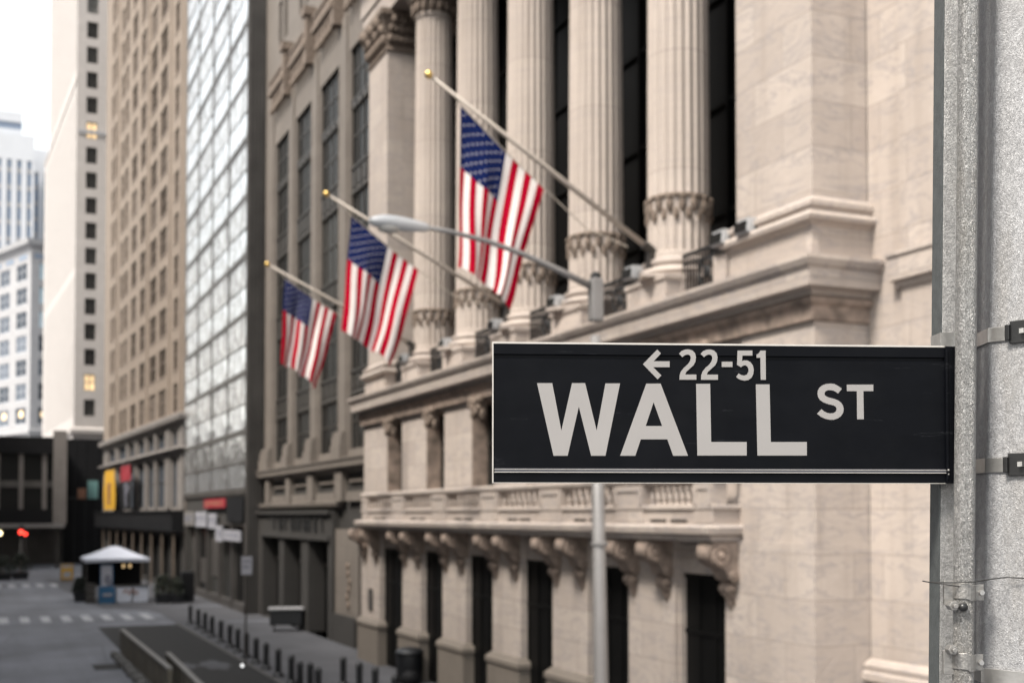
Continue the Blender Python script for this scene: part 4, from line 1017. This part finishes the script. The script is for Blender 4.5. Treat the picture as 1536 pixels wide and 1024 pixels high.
flag('smallest and farthest striped flag, in front of the grey stone building', 39.25, (8.86,39.25,13.22), (10.60,39.25,12.18), (8.74,39.25,10.42), (9.95,39.25,9.66), 2.9, (12.6,39.25,11.3), .9, 2.6)

# ------------------------------------------------------------------ street sign and its posts (frame: x right, y away, z up)
GLYPHS = {
 'W': [(72.8,120.1),(98.3,120.3),(113.6,40.8),(131.6,120.5),(153.6,120.7),(173.0,41.0),(187.9,120.4),(212.6,120.6),(187.7,-0.9),(163.6,-1.0),(143.0,81.2),(124.1,-1.1),(100.4,-1.2)],
 'A': [(257.0,120.5),(281.3,120.7),(327.4,-0.5),(302.2,-0.6),(292.5,27.0),(247.4,26.8),(238.1,-0.8),(212.5,-0.8)],
 'Ah': [(269.3,89.3),(283.7,49.4),(255.8,49.3)],
 'L': [(341.7,120.7),(365.6,120.9),(366.9,22.9),(427.6,23.1),(427.5,0.2),(343.3,-0.1)],
 'L2': [(443.8,120.5),(467.3,120.7),(468.9,23.2),(530.8,23.5),(530.7,0.5),(445.9,0.2)],
 'arrow': [(251.1,153.0),(275.6,177.9),(281.8,171.3),(269.4,158.1),(296.6,158.3),(296.5,148.3),(268.6,148.1),(282.5,134.3),(276.0,127.6)],
 'two': [(312.5,171.1),(316.8,175.8),(323.1,178.3),(329.3,178.7),(335.5,176.8),(339.9,172.2),(341.4,165.6),(340.4,157.9),(337.0,151.7),(329.2,144.7),(324.5,140.3),(322.9,136.1),(341.9,136.3),(341.9,127.5),(313.1,127.3),(313.6,135.3),(315.9,141.5),(320.6,147.4),(327.6,153.6),(331.1,158.6),(332.7,164.0),(331.6,167.9),(328.5,169.8),(325.4,169.8),(321.5,168.2),(318.3,165.4)],
 'two2': [(349.2,171.2),(353.6,175.9),(359.8,178.4),(366.1,178.8),(372.3,177.0),(376.7,172.4),(378.2,165.8),(377.2,158.0),(373.8,151.8),(365.9,144.8),(361.2,140.4),(359.7,136.2),(378.7,136.4),(378.7,127.6),(349.8,127.4),(350.3,135.4),(352.7,141.6),(357.4,147.5),(364.4,153.7),(367.9,158.7),(369.5,164.1),(368.4,168.0),(365.3,170.0),(362.1,170.0),(358.2,168.4),(355.1,165.6)],
 'dash': [(385.4,158.2),(403.6,158.4),(403.6,149.4),(385.3,149.3)],
 'five': [(412.5,177.3),(437.9,177.6),(437.8,169.0),(420.6,168.9),(420.1,159.6),(423.7,160.9),(429.2,160.6),(434.6,157.8),(438.5,152.5),(440.1,145.5),(439.2,137.7),(436.1,131.5),(430.6,127.6),(423.5,126.5),(417.3,127.8),(412.6,130.1),(409.8,132.9),(414.2,138.6),(418.1,136.0),(423.6,135.0),(428.3,136.9),(431.0,141.6),(431.1,146.2),(429.1,150.4),(425.2,152.7),(421.3,151.5),(418.2,149.2),(411.4,153.0)],
 'one': [(452.0,177.7),(460.6,177.7),(460.7,128.1),(451.9,128.1),(451.5,165.4),(444.9,165.4),(444.9,170.6),(448.8,173.1)],
 'S': [(591.9,114.0),(585.1,105.9),(581.5,108.6),(577.0,110.8),(572.5,111.4),(568.0,111.4),(563.9,109.8),(561.8,106.7),(562.0,103.6),(564.3,101.1),(568.8,99.2),(577.8,97.0),(585.0,94.4),(590.4,90.4),(593.5,85.5),(594.8,79.8),(593.9,73.6),(590.2,67.8),(584.8,63.8),(577.5,61.3),(570.3,61.3),(563.1,62.8),(555.9,65.8),(548.6,71.4),(556.5,79.1),(561.4,75.2),(566.8,72.7),(572.2,72.1),(577.6,72.8),(581.7,75.7),(582.6,79.7),(581.3,83.3),(577.7,85.5),(568.7,87.6),(559.7,90.7),(553.9,94.6),(550.8,99.5),(549.7,105.3),(550.4,110.6),(553.1,115.5),(558.1,119.5),(564.4,122.0),(571.6,122.7),(578.9,122.1),(586.1,118.4)],
 'T': [(600.5,121.1),(646.4,121.4),(646.3,110.3),(629.1,110.2),(629.5,62.4),(617.9,62.3),(617.8,110.1),(600.6,110.0)],
}

c, s = math.cos(YAW), math.sin(YAW)
def wl(x, y, z): return (x*c+y*s, -x*s+y*c, z)
sg = thing('street_sign', 'black street name sign with silver lettering on the galvanised posts', 'street sign', wl(-.0312,2.03,5.6), -YAW+R(3.57))
prof = [(-.006,-.0455),(-.0066,-.0448),(-.0066,-.0312),(-.0052,-.0300),(-.0052,.1610),(-.0026,.1622),(-.0026,.1672),(-.0062,.1685),(-.0062,.1845),(-.0045,.1855),(.0045,.1855),(.006,.1840),(.006,-.0455)]
m = MB(); m.rings([[(0,y,z) for y, z in prof],[(.7705,y,z) for y, z in prof]]); m.build('panel', M['sign_black'], sg, local=True)
m = MB(); rp = [(-.0052,-.0302),(-.0094,-.0290),(-.0094,-.0236),(-.0052,-.0222)]; m.rings([[(.002,y,z) for y, z in rp],[(.7705,y,z) for y, z in rp]]); m.build('rail', M['sign_rail'], sg, local=True)
m = MB(); m.rings([[(-.0018,y,z) for y, z in [(-.007,-.046),(-.007,.186),(.007,.186),(.007,-.046)]],[(-.0001,y,z) for y, z in [(-.007,-.046),(-.007,.186),(.007,.186),(.007,-.046)]]])
m.box(-.0018,.7705,-.0068,.0068,.1857,.1886); m.box(-.0018,.7705,-.0067,.0067,-.0467,-.0458); m.box(.001,.7705,-.0099,-.0094,-.0292,-.0282); m.box(.001,.7705,-.0099,-.0094,-.0243,-.0236); m.build('lit_edge_trim', M['sign_edge'], sg, local=True)
from mathutils.geometry import tessellate_polygon
m = MB()
def glyph(loops, off):
    flat = [p for l in loops for p in l]
    for tri in tessellate_polygon([[Vector((x/1000, z/1000, 0)) for x, z in l] for l in loops]):
        p = [flat[i] for i in tri]
        a = (p[1][0]-p[0][0])*(p[2][1]-p[0][1])-(p[1][1]-p[0][1])*(p[2][0]-p[0][0])
        if a < 0: p.reverse()
        m.face([(x/1000, -off, z/1000) for x, z in p])
    for l in loops:
        for i in range(len(l)):
            (x0, z0), (x1, z1) = l[i], l[(i+1) % len(l)]
            m.face([(x0/1000,-off,z0/1000),(x1/1000,-off,z1/1000),(x1/1000,-off+.0006,z1/1000),(x0/1000,-off+.0006,z0/1000)])
for k, l in GLYPHS.items():
    if k == 'Ah': continue
    top = k in ('arrow','two','two2','dash','five','one')
    glyph([l, GLYPHS['Ah']] if k == 'A' else [l], .0068 if top else .0057)
m.build('lettering', M['sign_letter'], sg, local=True)
m = MB(); m.box(.7706,.8,-.011,.012,-.046,.187); m.box(.7708,.775,-.0125,-.011,-.04,.18); m.build('end_bracket', M['sign_black'], sg, local=True, bevel=.0012)
m = MB()
for z in (-.02,.0):
    m.lathe(0,0,[(.003,0),(.003,.003)],10)
m = MB(); m.ball((.7735,-.0125,-.024), .002, 10, 6, (1,.6,1)); m.ball((.7735,-.0125,-.031), .0016, 10, 6, (1,.6,1)); m.build('rivet', M['clamp'], sg, local=True, smooth=True)

pc_ = thing('conduit_pipe', 'round wrinkled zinc pipe clamped between the two galvanised posts', 'pipe', wl(.7626,2.05,0), -YAW)
def lx(z): return (.7626+(z-5.554)*.0178) - .7626
m = MB(); m.tube([(lx(z),0,z) for z in (0,2.5,4.6,5.2,5.6,6.0,6.6,7.4)], .0172, 28); m.build('pipe', M['galv_pipe'], pc_, local=True, smooth='full')
for z in (5.370, 5.253):
    x = lx(z); q = MB(); r0, r1 = .0175, .0195
    arc = [(x+r1*math.cos(a), r1*math.sin(a)) for a in [R(v) for v in range(180, 361, 15)]]
    prof_ = arc+[(x+.034,.0),(x+.034,.004),(x+r0,.004)]+[(x+r0*math.cos(a), r0*math.sin(a)) for a in [R(v) for v in range(360, 179, -15)]]+[(x-.024,.004),(x-.024,.0)]
    q.rings([[(a, b, z-.0135+(.004 if a < x else 0)) for a, b in prof_],[(a, b, z+.0135+(.004 if a < x else 0)) for a, b in prof_]]); q = q.build('clamp', M['clamp'], pc_, local=True, bevel=.0008)
    b_ = MB(); b_.rings([[(x+.029+.0045*math.cos(a*math.pi/3), -.006+e, z+.0045*math.sin(a*math.pi/3)) for a in range(6)] for e in (0,.006)]); b_.build('bolt', M['strap'], q, local=True)
    dz = -.021 if z > 5.3 else .023
    b_ = MB(); b_.rings([[(x-.024+.0085*math.cos(a*math.pi/3), -.022+e, z+dz+.0085*math.sin(a*math.pi/3)) for a in range(6)] for e in (0,.02)]); b_.tube([(x-.024,-.024,z+dz),(x-.024,-.03,z+dz)], .004, 8)
    b_.box(x-.034,x-.014,-.003,.004,z-.02,z+.02); b_.build('nut', M['clamp'], q, local=True, bevel=.0008)
    if z > 5.3:
        b_ = MB(); b_.ball((x-.009,-.021,z+dz-.002), .0075, 10, 7, (1.1,1,1)); b_.build('bolt', M['buckle'], q, local=True, smooth=True)

sp_ = thing('square_post', 'narrow galvanised square post behind the end of the street sign', 'post', wl(.7397,2.10,0), -YAW)
def qx(z): return (z-5.555)*.0175
m = MB(); m.rings([[(qx(z),0,z),(qx(z)+.042,0,z),(qx(z)+.042,.045,z),(qx(z)+.004,.045,z)] for z in (0,3,5,5.6,6.2,7.6)]); m.build('post', M['galv_post'], sp_, local=True, bevel=.0015)
m = MB(); m.rings([[(qx(z)-.0022,-.0005,z),(qx(z)-.0003,-.0005,z),(qx(z)-.0003,.046,z),(qx(z)-.0022,.046,z)] for z in (0,3,5,5.6,6.2,7.6)]); m.build('side_shade_strip', M['zinc_side_shade'], sp_, local=True)  # thin strip added to darken the post's side face
m = MB(); z = 5.803
m.box(qx(z)-.0035,qx(z)+.044,-.0025,.046,z-.013,z+.012); m.build('strap', M['strap'], sp_, local=True)

bp = thing('octagonal_post', 'thick octagonal galvanised signal post at the right edge of the view', 'post', wl(.9725,2.143,0), -YAW)
def octr(z, ap):
    x = (z-5.56)*.0178; rc = ap/math.cos(math.pi/8)
    x -= .004
    return [(x+rc*math.sin(-R(71)+R(45)*k), -rc*math.cos(-R(71)+R(45)*k), z) for k in range(8)]
def apo(z): return .150-(z-5.56)*.0135
m = MB(); m.rings([octr(z, apo(z)) for z in (0,2,4,5,5.6,6.2,7,9)]); m.build('shaft', M['galv'], bp, local=True, bevel=.004)
for z in (5.809, 5.585, 5.227):
    m = MB(); h = .0125
    rings_ = [octr(z-h, apo(z)+.001), octr(z-h, apo(z)+.0035), octr(z+h, apo(z)+.0035), octr(z+h, apo(z)+.001)]
    m.rings(rings_, caps=False); st = m.build('strap', M['strap'], bp, local=True, bevel=.0006)
    if z > 5.3:
        a = -R(48.5); ap = apo(z); cx_, cy_ = (z-5.56)*.0178+ap*math.sin(a), -ap*math.cos(a)
        tx_, ty_ = math.cos(a), math.sin(a); nx_, ny_ = math.sin(a), -math.cos(a)
        def bq(u0, u1, n0, n1, z0, z1, mm):
            mm.rings([[(cx_+tx_*u+nx_*n, cy_+ty_*u+ny_*n, zz) for u, n in ((u0,n0),(u1,n0),(u1,n1),(u0,n1))] for zz in (z0, z1)])
        m = MB(); bq(-.024,.02,.004,.010,z-.019,z+.019,m); bq(-.030,-.022,.004,.016,z-.013,z+.013,m); m.build('buckle', M['buckle'], st, local=True, bevel=.001)
        m = MB(); bq(-.004,.004,.010,.017,z-.004,z+.004,m); m.build('screw', M['strap'], st, local=True)
wr = thing('thin_wire', 'thin black wire tied across the posts and the zinc pipe', 'wire', wl(.70,2.06,5.387), -YAW)
m = MB(); m.tube([(.004,.03,0),(.006,-.002,-.0005),(.03,-.026,.0005),(.065,-.034,.002),(.10,-.022,.006),(.13,-.012,.0085),(.19,-.066,.008),(.25,-.08,.008),(.35,-.09,.012)], .0011, 8); m.tube([(.006,-.002,-.0005),(.02,-.02,-.002),(.045,-.03,-.006)], .001, 6); m.build('strand', M['wire'], wr, local=True, smooth='full')

# ------------------------------------------------------------------ camera, sky, sun
cam = bpy.data.cameras.new('camera'); co = bpy.data.objects.new('camera', cam); col.objects.link(co)
co.location = (0,0,CAMZ); co.rotation_euler = (R(90)+R(1.5), 0, -YAW)
cam.sensor_width = 36; cam.lens = 1826/1536*36; cam.shift_y = (260-1826*math.tan(R(1.5)))/1536
cam.clip_start = .05; cam.clip_end = 3000
cam.dof.use_dof = True; cam.dof.focus_distance = 2.06; cam.dof.aperture_fstop = 4.9; cam.dof.aperture_blades = 0
scene.camera = co
S = Vector((-math.sin(R(110))*math.cos(R(55)), math.cos(R(110))*math.cos(R(55)), math.sin(R(55))))
wd = bpy.data.worlds.new('World'); scene.world = wd; wd.use_nodes = True
t = wd.node_tree; t.nodes.clear()
sky = t.nodes.new('ShaderNodeTexSky'); sky.sky_type = 'NISHITA'; sky.sun_disc = False
sky.sun_elevation = math.asin(S.z); sky.sun_rotation = math.atan2(S.x, S.y); sky.altitude = 0; sky.air_density = 2.0; sky.dust_density = 3; sky.ozone_density = 1
hs = t.nodes.new('ShaderNodeHueSaturation'); hs.inputs['Saturation'].default_value = .22
bg = t.nodes.new('ShaderNodeBackground'); bg.inputs['Strength'].default_value = .15
ow = t.nodes.new('ShaderNodeOutputWorld')
t.links.new(sky.outputs[0], hs.inputs['Color']); t.links.new(hs.outputs[0], bg.inputs[0]); t.links.new(bg.outputs[0], ow.inputs[0])
sl = bpy.data.lights.new('sun', 'SUN'); sl.energy = 3.0; sl.angle = R(12); sl.color = (1.0,.93,.84)
so = bpy.data.objects.new('sun', sl); col.objects.link(so); so.rotation_euler = (-S).to_track_quat('-Z', 'Y').to_euler(); so.location = (-20,0,60)
scene.view_settings.view_transform = 'Standard'; scene.view_settings.look = 'None'; scene.view_settings.gamma = 1; scene.view_settings.exposure = 1.12
scene.render.engine = 'CYCLES'
cy_ = scene.cycles; cy_.use_denoising = True; cy_.max_bounces = 6; cy_.diffuse_bounces = 4; cy_.glossy_bounces = 4; cy_.sample_clamp_indirect = 4; cy_.use_adaptive_sampling = False
